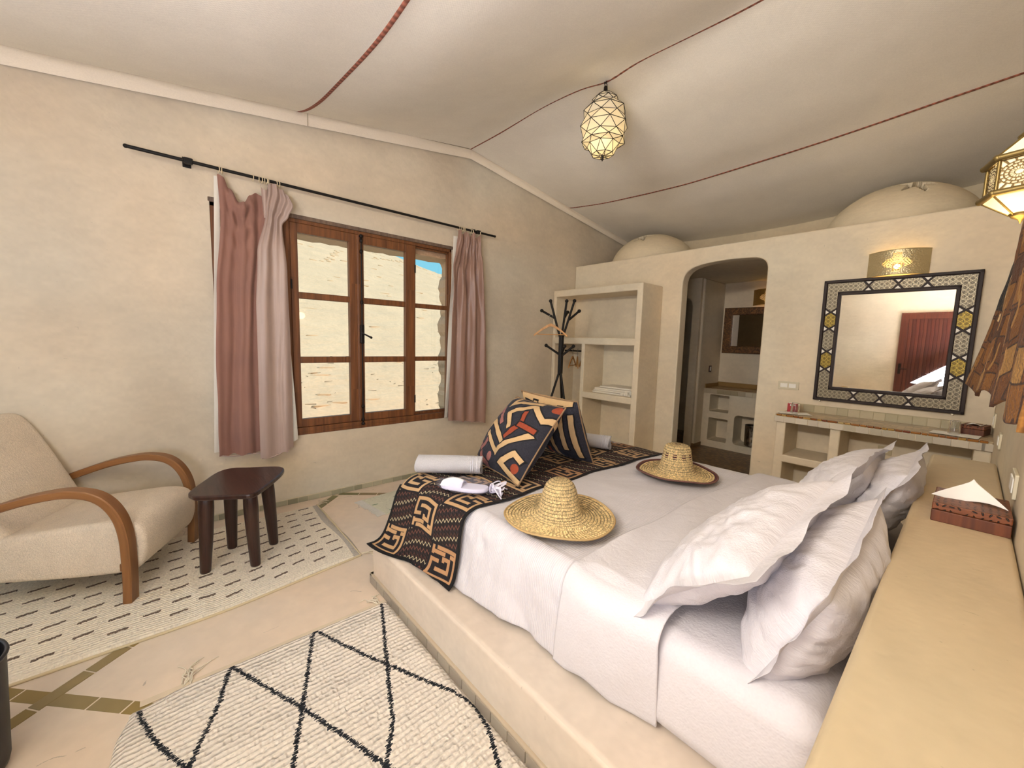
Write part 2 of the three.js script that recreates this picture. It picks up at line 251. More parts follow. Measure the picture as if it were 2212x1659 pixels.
// ---------------------------------------------------------------- window, curtains, dune outside
const glass = phys({ color: 0xffffff, transmission: 1, thickness: 0, roughness: 0.02, ior: 1.45 });
{
  const win = new THREE.Group(); win.name = 'window_1'; win.userData = { kind: 'structure' }; scene.add(win);
  const zf = ZW - 0.012, F = [];
  F.push(box(0.345, 0.385, 0.615, 2.495, zf - 0.07, zf, 0.004), box(2.472, 2.497, 0.615, 2.495, zf - 0.07, zf, 0.004), box(0.345, 2.497, 0.615, 0.682, zf - 0.075, zf + 0.02, 0.006), box(0.345, 2.497, 2.458, 2.495, zf - 0.07, zf, 0.004));
  F.push(box(0.842, 0.888, 0.68, 2.46, zf - 0.07, zf - 0.002, 0.004), box(2.046, 2.062, 0.68, 2.46, zf - 0.07, zf - 0.004, 0.004));
  F.push(box(0.345, 2.497, 0.640, 0.648, zf + 0.012, zf + 0.024, 0.003));
  obj('window_frame', F, W.window, win);
  obj('window_head', [box(0.335, 2.508, 2.488, 2.522, ZW - 0.05, ZW + 0.004, 0.006)], W.lintel, win);
  const pane = (x0, x1, y0, y1, z, parent) => obj('pane', box(x0 - 0.006, x1 + 0.006, y0 - 0.006, y1 + 0.006, z - 0.0002, z + 0.0002, 0), glass, parent);
  const Y = [[0.756, 1.258], [1.315, 1.822], [1.88, 2.378]];
  for (const [sx0, sx1, gx0, gx1] of [[0.888, 1.452, 0.945, 1.377], [1.498, 2.046, 1.515, 1.945]]) { // two opening casements
    const z0 = zf - 0.045, z1 = zf + 0.006, s = obj('sash', [box(sx0, gx0, 0.684, 2.456, z0, z1, 0.005), box(gx1, sx1, 0.684, 2.456, z0, z1, 0.005), box(gx0 - 0.002, gx1 + 0.002, 0.684, 0.756, z0, z1 - 0.001, 0.004), box(gx0 - 0.002, gx1 + 0.002, 2.378, 2.456, z0, z1 - 0.001, 0.004)], W.window, win);
    for (const y of [1.2865, 1.851]) obj('muntin', box(gx0 - 0.002, gx1 + 0.002, y - 0.0285, y + 0.0285, z0 + 0.006, z1 - 0.006, 0.008), W.window, s);
    for (const [a, b] of Y) pane(gx0, gx1, a, b, zf - 0.025, s);
  }
  obj('meeting_stile', [box(1.446, 1.506, 0.684, 2.456, zf - 0.05, zf + 0.016, 0.01), box(1.456, 1.47, 0.684, 2.456, zf + 0.014, zf + 0.022, 0.004)], W.window, win);
  for (const [x0, x1] of [[0.385, 0.842], [2.062, 2.472]]) { // fixed side lights, set deeper
    const z0 = zf - 0.068, z1 = zf - 0.03, f = obj('side_light', [box(x0, x0 + 0.012, 0.682, 2.458, z0, z1, 0.003), box(x1 - 0.01, x1, 0.682, 2.458, z0, z1, 0.003), box(x0, x1, 0.682, 0.712, z0, z1, 0.003), box(x0, x1, 2.44, 2.458, z0, z1, 0.003)], W.window, win);
    for (const y of [1.2865, 1.851]) obj('muntin', box(x0, x1, y - 0.024, y + 0.024, z0 + 0.004, z1 - 0.004, 0.006), W.window, f);
    for (const [a, b] of [[0.71, 1.264], [1.31, 1.828], [1.874, 2.442]]) pane(x0 + 0.012, x1 - 0.01, a, b, z0 + 0.02, f);
  }
  const zb = zf + 0.03, B = [rod([1.482, 0.665, zb], [1.482, 2.43, zb], 0.007)];
  for (const y of [2.40, 2.30, 1.83, 0.83, 0.70]) B.push(lathe([[0, -0.02], [0.011, -0.018], [0.015, 0], [0.011, 0.018], [0, 0.02]], 12).translate(1.482, y, zb));
  B.push(sph(0.019, [1.482, 2.44, zb]), sph(0.017, [1.482, 0.66, zb]), box(1.462, 1.502, 1.44, 1.62, zb - 0.016, zb + 0.016, 0.01, 3));
  const bolt = obj('espagnolette_bolt', B, iron, win);
  obj('handle', [rod([1.47, 1.545, zb + 0.012], [1.55, 1.50, zb + 0.05], 0.006, 0.009), sph(0.012, [1.55, 1.50, zb + 0.05])], iron, bolt);
  for (const y of [0.86, 2.22]) obj('hinge', rod([2.05, y - 0.04, zf + 0.008], [2.05, y + 0.04, zf + 0.008], 0.008), iron, win);
  obj('window_flap_hinge', rod([0.889, 1.9, zf + 0.006], [0.889, 1.98, zf + 0.006], 0.007), iron, win);
  // unseen window in the left wall, placed for its side light: frame and panes
  const w2 = new THREE.Group(); w2.name = 'window_2'; w2.userData = { kind: 'structure' }; scene.add(w2);
  obj('window_frame', [box(XL - 0.12, XL - 0.05, 0.7, 0.78, -3.65, -2.35), box(XL - 0.12, XL - 0.05, 2.42, 2.5, -3.65, -2.35), box(XL - 0.12, XL - 0.05, 0.7, 2.5, -3.65, -3.57), box(XL - 0.12, XL - 0.05, 0.7, 2.5, -2.43, -2.35), box(XL - 0.12, XL - 0.05, 0.7, 2.5, -3.04, -2.96)], W.window, w2);
  for (const [a, b] of [[-3.57, -3.04], [-2.96, -2.43]]) obj('pane', box(XL - 0.09, XL - 0.0896, 0.78, 2.42, a, b, 0), glass, w2);
}
{ // curtain rod
  const t = thing('curtain_rod', 'long black metal curtain rod fixed above the wooden window', 'curtain rod', [-0.094, 2.71, -3.80]);
  obj('pole', [rod([0, 0, 0], [3.113, 0, 0], 0.0115, 0.0115, 14)], black, t); obj('end_cap', [sph(0.0135, [0, 0, 0])], black, t); obj('end_cap', [sph(0.0135, [3.113, 0, 0])], black, t);
  for (const x of [0.318, 2.87]) obj('bracket', [box(x - 0.025, x + 0.025, -0.02, 0.05, -0.094, -0.084, 0.003), box(x - 0.012, x + 0.012, -0.006, 0.008, -0.086, 0.0, 0.003), box(x - 0.022, x + 0.03, -0.018, 0.02, -0.018, 0.018, 0.006)], black, t);
}
{ // curtains
  const st = tex(256, (u, v) => { const k = 1 + 0.05 * (vn(u * 200, v * 6, 5, 200 % 6 ? 0 : 0) - 0.5) + 0.04 * (fbm(u * 8, v * 8, 9, 3, 8) - 0.5); return [172 * k, 150 * k, 140 * k]; });
  const satin = phys({ map: st, roughness: 0.42, sheen: 0.4, sheenColor: new THREE.Color(0xd8c0b4), transmission: 0.10, thickness: 0, side: THREE.DoubleSide });
  const thinS = phys({ map: st, color: 0xecc8be, roughness: 0.94, transmission: 0.3, thickness: 0, side: THREE.DoubleSide });
  const white = phys({ color: 0xf0ece2, roughness: 0.85, transmission: 0.25, thickness: 0, side: THREE.DoubleSide });
  const rings = (t, xs) => { for (const [x, d] of xs) { const g = new THREE.TorusGeometry(0.021, 0.0032, 8, 20); g.rotateY(Math.PI / 2 + d); g.translate(x, 2.702, -3.80); obj('ring', g, ringM, t); } };
  const ringM = mat({ color: 0xd9c8a6, roughness: 0.5 });
  const T = thing('curtain', 'left mauve satin curtain, wide and draped, with a white lining edge', 'curtain');
  const topA = poly([[0, 2.672], [0.1, 2.655], [0.2, 2.59], [0.42, 2.497], [0.52, 2.505], [0.66, 2.572], [0.78, 2.60], [0.9, 2.585], [1, 2.56]]);
  obj('panel', grid(90, 90, (u, v) => {
    const x0 = poly([[0, 0.392], [0.12, 0.395], [0.4, 0.357], [0.75, 0.325], [0.92, 0.315], [1, 0.318]])(v), x1 = poly([[0, 0.71], [0.15, 0.70], [0.4, 0.67], [1, 0.66]])(v), yt = topA(u), yb = 0.545 - 0.02 * u + 0.008 * Math.sin(u * 25), y = lerp(yt, yb, v), d = yt - y;
    let z = -3.808 + (0.012 + 0.014 * v) * Math.sin(u * 13 + 1.2 * v) + 0.010 * Math.sin(u * 29 + v * 2) * (1 - 0.4 * v);
    z += 0.034 * Math.exp(-d * 4) * Math.sin(d * 38 - Math.pow((u - 0.42) * 5, 2) * 0.9) * sst(0.08, 0.25, u) * (1 - sst(0.6, 0.85, u));
    z += 0.035 * Math.exp(-Math.pow((u - 0.42) * 4, 2)) * Math.exp(-d * 3);
    return [lerp(x0, x1, u) + 0.006 * Math.sin(v * 9 + u * 8), y, z];
  }, { uv: (u, v) => [u * 0.6, v * 2] }), thinS, T);
  obj('fold', grid(80, 100, (u, v) => {
    const x0 = poly([[0, 0.715], [0.1, 0.69], [0.25, 0.625], [0.45, 0.603], [1, 0.592]])(v), x1 = poly([[0, 0.86], [0.035, 0.885], [0.075, 0.855], [0.11, 0.812], [0.3, 0.832], [0.6, 0.842], [1, 0.842]])(v);
    const yt = poly([[0, 2.675], [0.25, 2.69], [0.7, 2.655], [1, 2.615]])(u), yb = poly([[0, 0.486], [0.3, 0.482], [0.75, 0.515], [1, 0.545]])(u) + 0.006 * Math.sin(u * 30), y = lerp(yt, yb, v);
    let z = -3.772 + (0.006 + 0.012 * sst(0, 0.2, v) * (1 - 0.45 * v)) * Math.sin(u * 9 - 0.8 + v) + 0.012 * Math.sin(u * 21 + 3 * v) * Math.exp(-v * 3) + 0.03 * sst(0.55, 1, u) * Math.exp(-Math.pow((v - 0.04) * 22, 2)) - 0.03 * sst(0.6, 1, u) * Math.exp(-Math.pow((v - 0.13) * 14, 2)) - 0.018 * sst(0.75, 1, u);
    z += 0.008 * Math.exp(-Math.pow((u - 0.75 - 0.1 * Math.sin(v * 6)) * 14, 2)) * sst(0.4, 0.7, v);
    return [lerp(x0, x1, u), y, z];
  }, { uv: (u, v) => [u * 0.6, v * 2] }), satin, T);
  obj('fold', grid(24, 24, (u, v) => { const a = u * Math.PI * 1.3 - 0.4; return [0.69 + 0.024 * Math.cos(a) * (1 - 0.5 * v) + 0.004 * v, 2.655 - 0.24 * v - 0.03 * Math.sin(a) * (1 - v), -3.79 + 0.03 * Math.sin(a) * (1 - 0.6 * v)]; }), satin, T);
  obj('lining', shell(grid(8, 60, (u, v) => [lerp(lerp(0.375, 0.292, v), lerp(0.408, 0.345, v), u), lerp(2.66, 0.575, v), -3.826 + 0.008 * Math.sin(v * 8 + u * 2)]), 0.002), white, T);
  obj('lining', shell(grid(12, 60, (u, v) => [lerp(lerp(0.80, 0.835, v), lerp(0.815, 0.888, Math.pow(v, 1.3)), u), lerp(2.3, 0.60, v) - 0.02 * (1 - u) * v, -3.822 + 0.01 * Math.sin(v * 7 + u * 3)]), 0.002), white, T);
  obj('hem', [tube([[0.32, 0.548, -3.80], [0.42, 0.532, -3.79], [0.52, 0.53, -3.812], [0.6, 0.525, -3.80]], 0.005, 30), tube([[0.6, 0.487, -3.768], [0.68, 0.486, -3.772], [0.78, 0.52, -3.785], [0.838, 0.546, -3.80]], 0.005, 30)], satin, T);
  rings(T, [[0.402, 0.25], [0.424, -0.2], [0.617, 0.15], [0.662, -0.25], [0.678, 0.1], [0.695, 0], [0.71, 0.2], [0.724, -0.1], [0.775, 0.3], [0.795, 0.2]]);
  const U = thing('curtain', 'narrow mauve satin curtain bunched at the right of the window', 'curtain');
  obj('panel', grid(150, 110, (u, v) => {
    const x0 = poly([[0, 2.512], [0.08, 2.50], [0.2, 2.445], [0.5, 2.43], [1, 2.405]])(v), x1 = poly([[0, 2.80], [0.15, 2.845], [0.5, 2.92], [0.8, 2.937], [1, 2.925]])(v), sc = Math.sin(u * Math.PI * 3.0);
    const yt = 2.688 - 0.05 * Math.abs(sc) * sst(0.02, 0.1, u) + 0.01 * u, yb = lerp(0.60, 0.52, u) + 0.007 * Math.sin(u * 30), y = lerp(yt, yb, v);
    let z = -3.80 + 0.024 * Math.sin(u * 21 + 0.9 * Math.sin(v * 3)) * (1 - 0.25 * v) + 0.010 * Math.sin(u * 47 + v * 4) * (1 - v);
    z += 0.028 * Math.abs(sc) * Math.exp(-Math.pow((v - 0.035) * 22, 2)) - 0.016 * Math.exp(-Math.pow((v - 0.09) * 26, 2)); z += 0.014 * Math.sin((u - v * 0.8) * 18) * Math.exp(-Math.pow((v - 0.25) * 5, 2));
    return [lerp(x0, x1, u), y, z];
  }, { uv: (u, v) => [u * 0.6, v * 2] }), phys({ map: st, color: 0xf2dcd0, roughness: 0.42, sheen: 0.4, sheenColor: new THREE.Color(0xd8c0b4), transmission: 0.2, thickness: 0, side: THREE.DoubleSide }), U);
  obj('lining', shell(grid(10, 60, (u, v) => [lerp(lerp(2.47, 2.372, v), lerp(2.52, 2.42, v), u), lerp(2.62, 0.63, v), -3.828 + 0.008 * Math.sin(v * 9 + u * 2)]), 0.002), white, U);
  obj('hem', [tube([[2.41, 0.602, -3.80], [2.55, 0.58, -3.785], [2.7, 0.555, -3.80], [2.92, 0.522, -3.79]], 0.005, 30)], satin, U);
  rings(U, [[2.515, 0.2], [2.545, -0.1], [2.562, 0.1], [2.578, 0], [2.594, -0.15], [2.67, 0.3], [2.695, 0.1], [2.705, -0.2], [2.79, 0.2], [2.80, -0.1]]);
}
{ // dune, its debris
  const crest = (x) => clamp(14.1 - 0.31 * (x - 25.4) + 0.5 * Math.sin(x * 0.11), 0, 30);
  const dy = (x, z) => { const D = -z; if (D < 7) return -0.02 + 0.05 * (fbm(x * 0.9, z * 1.3, 3, 3) - 0.5); const c = crest(x), t = (D - 7) / 53; const h = t <= 1 ? c * Math.pow(t, 1.12) : c - (D - 60) * 0.35; return h + 0.16 * (fbm(x * 0.5, z * 0.8, 3, 4) - 0.5) * sst(7, 12, D) + 0.05 * (fbm(x * 2.1, z * 3.5, 8, 3) - 0.5) + 0.02 * Math.sin(x * 0.8 + z * 5 + 2 * fbm(x * 0.4, z * 0.4, 6, 2)) * sst(6, 10, D); };
  const dt = tex(512, (u, v) => { const k = 1 + 0.09 * (fbm(u * 6, v * 6, 31, 4, 6) - 0.5) + 0.05 * (vn(u * 128, v * 128, 33, 128) - 0.5); return [233 * k, 196 * k, 158 * k]; });
  const dh = tex(512, (u, v) => 0.6 * fbm(u * 10, v * 40, 35, 3, 10) + 0.4 * vn(u * 40, v * 40, 36, 40), { srgb: false });
  const dm = mat({ map: dt, bumpMap: dh, bumpScale: 0.05, roughness: 1 });
  const d = struct('sand_dune', grid(220, 220, (u, v) => { const D = 4.25 + 96 * Math.pow(v, 2.2), x = (u - 0.42) * (14 + D * 2.6); return [x, dy(x, -D), -D]; }, { uv: (u, v, p) => [p[0] / 5, p[2] / 5] }), dm);
  struct('ground_outside', [box(-60, -1.99, -0.3, -0.03, -4.3, 30, 0), box(-2, 60, -0.3, -0.03, 0.46, 30, 0)], dm);
  const r = rng(91), L = [], S = [];
  const foot = (x0, z0, x1, z1, n) => { for (let i = 0; i < n; i++) { const t = i / (n - 1), x = lerp(x0, x1, t) + 0.25 * (r() - 0.5) + (i % 2 ? 0.12 : -0.12), z = lerp(z0, z1, t) + 0.3 * (r() - 0.5), g = new THREE.SphereGeometry(0.16, 8, 5); g.scale(1, 0.45, 0.55); g.rotateY(r() * 0.6); g.translate(x, dy(x, z) + 0.0, z); L.push(g); } };
  foot(8, -33, 13.8, -44, 22); foot(7.2, -24, 9.6, -29, 14); foot(12.4, -30, 20, -38, 26); foot(13, -34, 19, -34.5, 18);
  for (let i = 0; i < 110; i++) { const D = 6.5 + 50 * Math.pow(r(), 1.6), x = D * (0.15 + 0.55 * r()), g = new THREE.SphereGeometry(0.05 + 0.002 * D, 6, 4); g.scale(1.4 + r() * 2, 0.5, 0.6); g.rotateY((r() - 0.5) * 0.7); g.translate(x, dy(x, -D), -D); L.push(g); }
  const a = obj('sand_clods', L, mat({ map: dt, roughness: 1 })); a.userData = { kind: 'stuff', label: 'trodden sand clods and footprints on the dune slope', category: 'sand' };
  for (let i = 0; i < 70; i++) { const D = 6.4 + 4.0 * r(), x = D * (0.18 + 0.5 * r()), l = 0.05 + 0.16 * r(), q = r() * 6.28, y = dy(x, -D) + 0.012; S.push(rod([x, y, -D], [x + l * Math.cos(q), y + 0.02 * r(), -D + l * Math.sin(q) * 0.5], 0.006, 0.003, 5)); }
  const b = obj('dry_twigs', S, mat({ color: 0x6b553c, roughness: 1 })); b.userData = { kind: 'stuff', label: 'dry twigs scattered on the sand outside the window', category: 'twigs' };
}
// ---------------------------------------------------------------- masonry furniture
{ // bed platform with its tiled foot
  const t = thing('bed_platform', 'low rounded limewashed masonry platform carrying the bed', 'bed platform', [0.93, 0, -2.31]);
  const g = jig(box(0, 2.45, 0, 0.27, 0, 2.20, 0.022, 4), 0.008, 4, 2.5);
  obj('platform_body', g, M.plinth, t);
  const b = obj('tiled_foot', [box(-0.014, 0.02, 0, 0.058, -0.014, 2.195, 0.006), box(-0.014, 2.46, 0, 0.058, -0.014, 0.02, 0.006)], mat({ color: 0xb9aa94, roughness: 0.6 }), t);
  const fm = [0x9b9184, 0xa39a8c, 0x93897b].map((c) => mat({ color: c, roughness: 0.4 })), fg = bx(0.006, 0.046, 0.096, [0, 0, 0], 0.002, 1), fg2 = bx(0.096, 0.046, 0.006, [0, 0, 0], 0.002, 1), r = rng(8);
  for (let i = 0; i < 22; i++) { const q = obj('foot_tile', fg, fm[Math.floor(r() * 3)], b); q.position.set(-0.0155, 0.025, 0.05 + i * 0.1); }
  for (let i = 0; i < 6; i++) { const q = obj('foot_tile', fg2, fm[Math.floor(r() * 3)], b); q.position.set(0.05 + i * 0.1, 0.025, -0.0155); }
}
tag(obj('headboard_ledge', jig(box(0.655, 3.46, 0, 0.9, -0.105, ZH - 0.004, 0.016, 4), 0.008, 7, 2), M.ledge), 'long waist-high cream plaster ledge behind the bed pillows', 'ledge');
{ // built-in shelves in the far corner
  const t = thing('shelving_unit', 'cream plaster built-in shelving unit in the far corner', 'shelves', [XP, 0, ZW]);
  const X0 = 4.146 - XP, Z = (z) => z - ZW, b = (z0, z1, y0, y1, x0 = X0) => jig(box(x0, -0.004, y0, y1, Z(z0), Z(z1), 0.014, 3), 0.006, 5, 3);
  obj('body', [b(-3.89, -3.834, 0, 2.205), b(-2.597, -2.52, 0, 2.205), b(-3.86, -2.54, 2.118, 2.205), b(-3.86, -2.56, 1.486, 1.573), b(-3.366, -3.31, 0.02, 1.52), b(-3.34, -2.56, 0.795, 0.877), b(-3.86, -2.56, 0, 0.09), box(-0.03, -0.001, 0.02, 2.19, Z(-3.88), Z(-2.53), 0)], M.part, t);
  obj('hanging_rail', rod([-0.224, 1.392, Z(-3.84)], [-0.224, 1.392, Z(-3.36)], 0.011), black, t);
}
const hangerShape = () => { // wooden clothes hanger: its hook's top is the origin
  const up = [], n = 24; for (let i = 0; i <= n; i++) { const s = i / n; up.push([s * 0.2, -0.105 - 0.02 * s - 0.115 * Math.pow(s, 1.35)]); }
  const S = []; for (const [x, y] of up) S.push([x, y]); for (const [x, y] of [...up].reverse()) S.push([x - 0.004, y - 0.026 + 0.012 * (x / 0.2)]);
  const full = [...up.map(([x, y]) => [x, y]), ...[...up].reverse().map(([x, y]) => [x, y - 0.036 + 0.012 * x / 0.2])];
  const left = full.map(([x, y]) => [-x, y]).reverse();
  const wood_ = [extr(shp(full), 0.008, 0.0025).translate(0, 0, -0.004), extr(shp(left), 0.008, 0.0025).translate(0, 0, -0.004)];
  const hook = []; for (let i = 0; i <= 20; i++) { const a = -0.6 + i / 20 * (Math.PI + 1.2); hook.push([0.022 * Math.cos(a), -0.022 + 0.022 * Math.sin(a), 0]); } hook.push([-0.012, -0.062, 0], [0, -0.078, 0], [0, -0.108, 0]);
  return { wood_, hook: tube(hook, 0.0022, 50, 6), bar: rod([-0.185, -0.236, 0], [0.185, -0.236, 0], 0.005) };
};
const HG = hangerShape(), steel = mat({ color: 0x8c8880, roughness: 0.3, metalness: 0.9 });
function hanger(label, pos, turn, group) { const t = thing('clothes_hanger', label, 'hanger', pos, turn, group); obj('shoulder', HG.wood_, W.hanger, t); obj('hook', HG.hook, steel, t); obj('bar', HG.bar, W.hanger, t); return t; }
{ // coat stand
  const cx = 3.65, cz = -3.27, t = thing('coat_stand', 'black metal coat stand with ball-tipped branches before the shelves', 'coat stand', [cx, 0, cz]);
  const R = [0.667, 0.745], Fw = [-0.745, 0.667], at = (r, f, y) => [R[0] * r + Fw[0] * f, y, R[1] * r + Fw[1] * f];
  obj('column', [-1, 0, 1].map((k) => rod(at(k * 0.015, k ? 0 : 0.02, 1.13), at(k * 0.015, k ? 0 : 0.02, 1.58), 0.0155)), black, t);
  const br = (pts, ball) => { const g = []; for (let i = 1; i < pts.length; i++) g.push(rod(pts[i - 1], pts[i], 0.0135)); g.push(sph(0.021, pts[pts.length - 1])); return obj('branch', g, black, t); };
  br([at(-0.014, 0, 1.55), at(-0.145, 0.02, 1.99)]); br([at(0.012, 0, 1.55), at(0.137, -0.02, 2.0)]); br([at(0, 0.018, 1.55), at(0.045, 0.09, 1.985)]);
  br([at(-0.088, 0.01, 1.79), at(-0.244, 0.05, 1.872)]); br([at(0.082, -0.01, 1.775), at(0.195, 0.05, 1.875)]); br([at(0.03, 0.06, 1.80), at(0.062, -0.03, 1.865)]);
  br([at(-0.012, 0, 1.355), at(-0.178, 0.03, 1.463)]); br([at(0.014, 0, 1.345), at(0.146, 0.03, 1.462)]); br([at(0.01, 0.02, 1.37), at(0.042, 0.1, 1.46)]);
  for (const [r, f] of [[-0.33, 0.12], [0.20, 0.30], [0.1, -0.33]]) obj('leg', [rod(at(r * 0.03, f * 0.03, 1.15), at(r, f, 0.0), 0.0135)], black, t);
  hanger('light wooden hanger hooked on the left branch of the coat stand', [cx + at(-0.13, 0.05, 0)[0], 1.83, cz + at(-0.13, 0.05, 0)[2]], -0.86);
}
[[-3.69, 0.45, 'light wooden hanger leftmost on the closet rail'], [-3.605, 0.75, 'light wooden hanger in the middle of the closet rail'], [-3.50, 0.95, 'light wooden hanger rightmost on the closet rail beside the post']].forEach(([z, a, l]) => hanger(l, [4.37, 1.425, z], a, 'hangers on the closet rail'));
{ // folded blanket with pompoms
  const t = thing('folded_blanket', 'folded white blanket with pompoms on the middle shelf', 'blanket', [4.38, 0.877, -2.9]);
  const m = mat({ color: 0xece5d6, roughness: 1 }), L = [];
  for (let k = 0; k < 3; k++) { const g = bx(0.4 - 0.02 * k, 0.022, 0.56, [0.006 * k, 0.0125 + 0.0225 * k, 0.004 * k - 0.005], 0.0108, 3); L.push(jig(g, 0.006, k, 12)); }
  const top = jig(bx(0.3, 0.02, 0.5, [0.03, 0.0785, 0.02], 0.0095, 3), 0.008, 9, 10); L.push(top);
  obj('folded_cloth', L, m, t);
  const r = rng(3); for (const [x, z, q] of [[-0.205, 0.17, 0.026], [-0.205, 0.225, 0.03]]) { const P = []; for (let i = 0; i < 60; i++) { const a = r() * 6.28, b = Math.acos(2 * r() - 1); P.push(new THREE.SphereGeometry(0.007, 6, 4).translate(x + q * 0.8 * Math.sin(b) * Math.cos(a), q + 0.002 + q * 0.8 * Math.cos(b), z + q * 0.8 * Math.sin(b) * Math.sin(a))); } P.push(sph(q * 0.85, [x, q + 0.002, z])); obj('pompom', P, m, t); }
}
{ // vanity along the partition
  const t = thing('vanity_counter', 'masonry vanity counter with a tiled top under the big mirror', 'counter', [XP, 0, 0]);
  const X0 = 4.15 - XP, e = -0.001, b = (z0, z1, y0, y1, x0 = X0 + 0.02) => jig(box(x0, -0.004, y0, y1, z0, z1, 0.012, 3), 0.005, 6, 3);
  obj('body', [b(-1.112, -1.037, 0, 0.86), b(-0.722, -0.652, 0, 0.86), b(-1.06, -0.69, 0.488, 0.555), b(-1.06, -0.69, 0, 0.08), b(0.068, ZH, 0, 0.86), box(X0, e, 0.85, 0.905, -1.128, ZH, 0.008)], M.part, t);
  const gr = mat({ color: 0xb5a98a, roughness: 0.85 });
  obj('top_surface', box(X0 + 0.03, e, 0.905, 0.915, -1.125, ZH, 0.002), mat({ map: tex(512, (u, v) => { const n = 12, i = Math.floor(u * n), j = Math.floor(v * n), ee = Math.min(u * n - i, 1 - u * n + i, v * n - j, 1 - v * n + j) < 0.04, k = 0.9 + 0.2 * hash(i, j, 8); return ee ? [176, 160, 132] : [190 * k, 170 * k, 138 * k]; }, { rep: [2, 2] }), roughness: 0.35 }), t);
  const amber = [0x9a6324, 0x8a4f1c, 0xb08a4a, 0xa9813c, 0x7a3a1c, 0xbfa670].map((c) => mat({ color: c, roughness: 0.25 })), creamT = [0xd3c8b4, 0xc9bfae, 0xd9cfbc, 0xc0b7a2].map((c) => mat({ color: c, roughness: 0.3 })), sage = [0xb3a98a, 0xbcb092, 0xaca386, 0xc2b696].map((c) => mat({ color: c, roughness: 0.3 }));
  const r = rng(12); let z = -1.11;
  const eg = [0.056, 0.042, 0.034, 0.07].map((l) => bx(0.036, 0.014, l - 0.005, [0, 0, 0], 0.002, 1)), el = [0.056, 0.042, 0.034, 0.07];
  while (z < 0.09) { const i = Math.floor(r() * 4), q = obj('edge_tile', eg[i], amber[z < -0.82 ? [0, 0, 1, 2][Math.floor(r() * 4)] : z > -0.2 ? [0, 1, 0, 3][Math.floor(r() * 4)] : Math.floor(r() * 6)], t); q.position.set(X0 + 0.015, 0.9115, z + el[i] / 2); z += el[i]; }
  const fgs = [0.09, 0.075, 0.083].map((l) => bx(0.007, 0.05, l - 0.004, [0, 0, 0], 0.002, 1)), fl = [0.09, 0.075, 0.083]; z = -1.12;
  while (z < 0.12) { const i = Math.floor(r() * 3), l = Math.min(fl[i], ZH - z - 0.002), q = obj('face_tile', fgs[i], creamT[Math.floor(r() * 4)], t); q.position.set(X0 - 0.002, 0.877, z + l / 2); z += fl[i]; }
  const bs = obj('splashback', box(-0.012, e, 0.912, 0.985, -1.1, 0.12, 0.003), gr, t), bg = [0.088, 0.076, 0.082].map((l) => bx(0.004, 0.064, l - 0.004, [0, 0, 0], 0.0015, 1)); z = -1.09;
  while (z < 0.07) { const i = Math.floor(r() * 3), l = [0.088, 0.076, 0.082][i], q = obj('splash_tile', bg[i], sage[Math.floor(r() * 4)], bs); q.position.set(-0.0130, 0.948, z + l / 2); z += l; }
}
function plate(name, label, category, w, h, n, pos, turn) { // wall plate: surround and rockers, facing local +z
  const t = thing(name, label, category, pos, turn), fm = mat({ color: 0xd6cdb2, roughness: 0.4 }), wm = mat({ color: 0xf2efe6, roughness: 0.35 });
  const s = extr(rrect(-w / 2, -h / 2, w / 2, h / 2, 0.006), 0.006, 0.002).translate(0, 0, 0.0025); obj('surround', s, fm, t);
  for (let i = 0; i < n; i++) { const k = (i - (n - 1) / 2) * (w - 0.03) / n; obj('rocker', bx((w - 0.045) / n - 0.004, h - 0.036, 0.007, [k, 0, 0.0105], 0.003), wm, t); }
  return t;
}
plate('switch_plate', 'beige double switch plate with two white rockers left of the mirror', 'switch', 0.172, 0.076, 2, [XP, 1.146, -1.151], -Math.PI / 2);
function socket(label, pos, turn) { const t = thing('wall_socket', label, 'socket', pos, turn); obj('surround', extr(rrect(-0.045, -0.036, 0.045, 0.036, 0.006), 0.006, 0.002).translate(0, 0, 0.0025), mat({ color: 0xc8b894, roughness: 0.45 }), t); obj('outlet', new THREE.CylinderGeometry(0.022, 0.022, 0.004, 20).rotateX(Math.PI / 2).translate(0, 0, 0.0105), mat({ color: 0xe9e4d6, roughness: 0.4 }), t); obj('pin_hole', [-0.009, 0.009].map((x) => new THREE.CylinderGeometry(0.003, 0.003, 0.003, 8).rotateX(Math.PI / 2).translate(x, 0, 0.0125)), black, t); return t; }
socket('beige power socket in the knee space under the vanity counter', [XP, 0.665, -0.412], -Math.PI / 2);
plate('switch_plate', 'white plate on the headboard wall just above the far end of the vanity', 'switch', 0.085, 0.10, 1, [4.33, 1.045, ZH], Math.PI);
plate('switch_plate', 'white switch plate on the headboard wall above the far ledge end', 'switch', 0.12, 0.085, 1, [3.49, 1.025, ZH], Math.PI);
plate('switch_plate', 'large white plate on the headboard wall behind the tissue box', 'switch', 0.15, 0.09, 2, [2.32, 1.035, ZH], Math.PI);
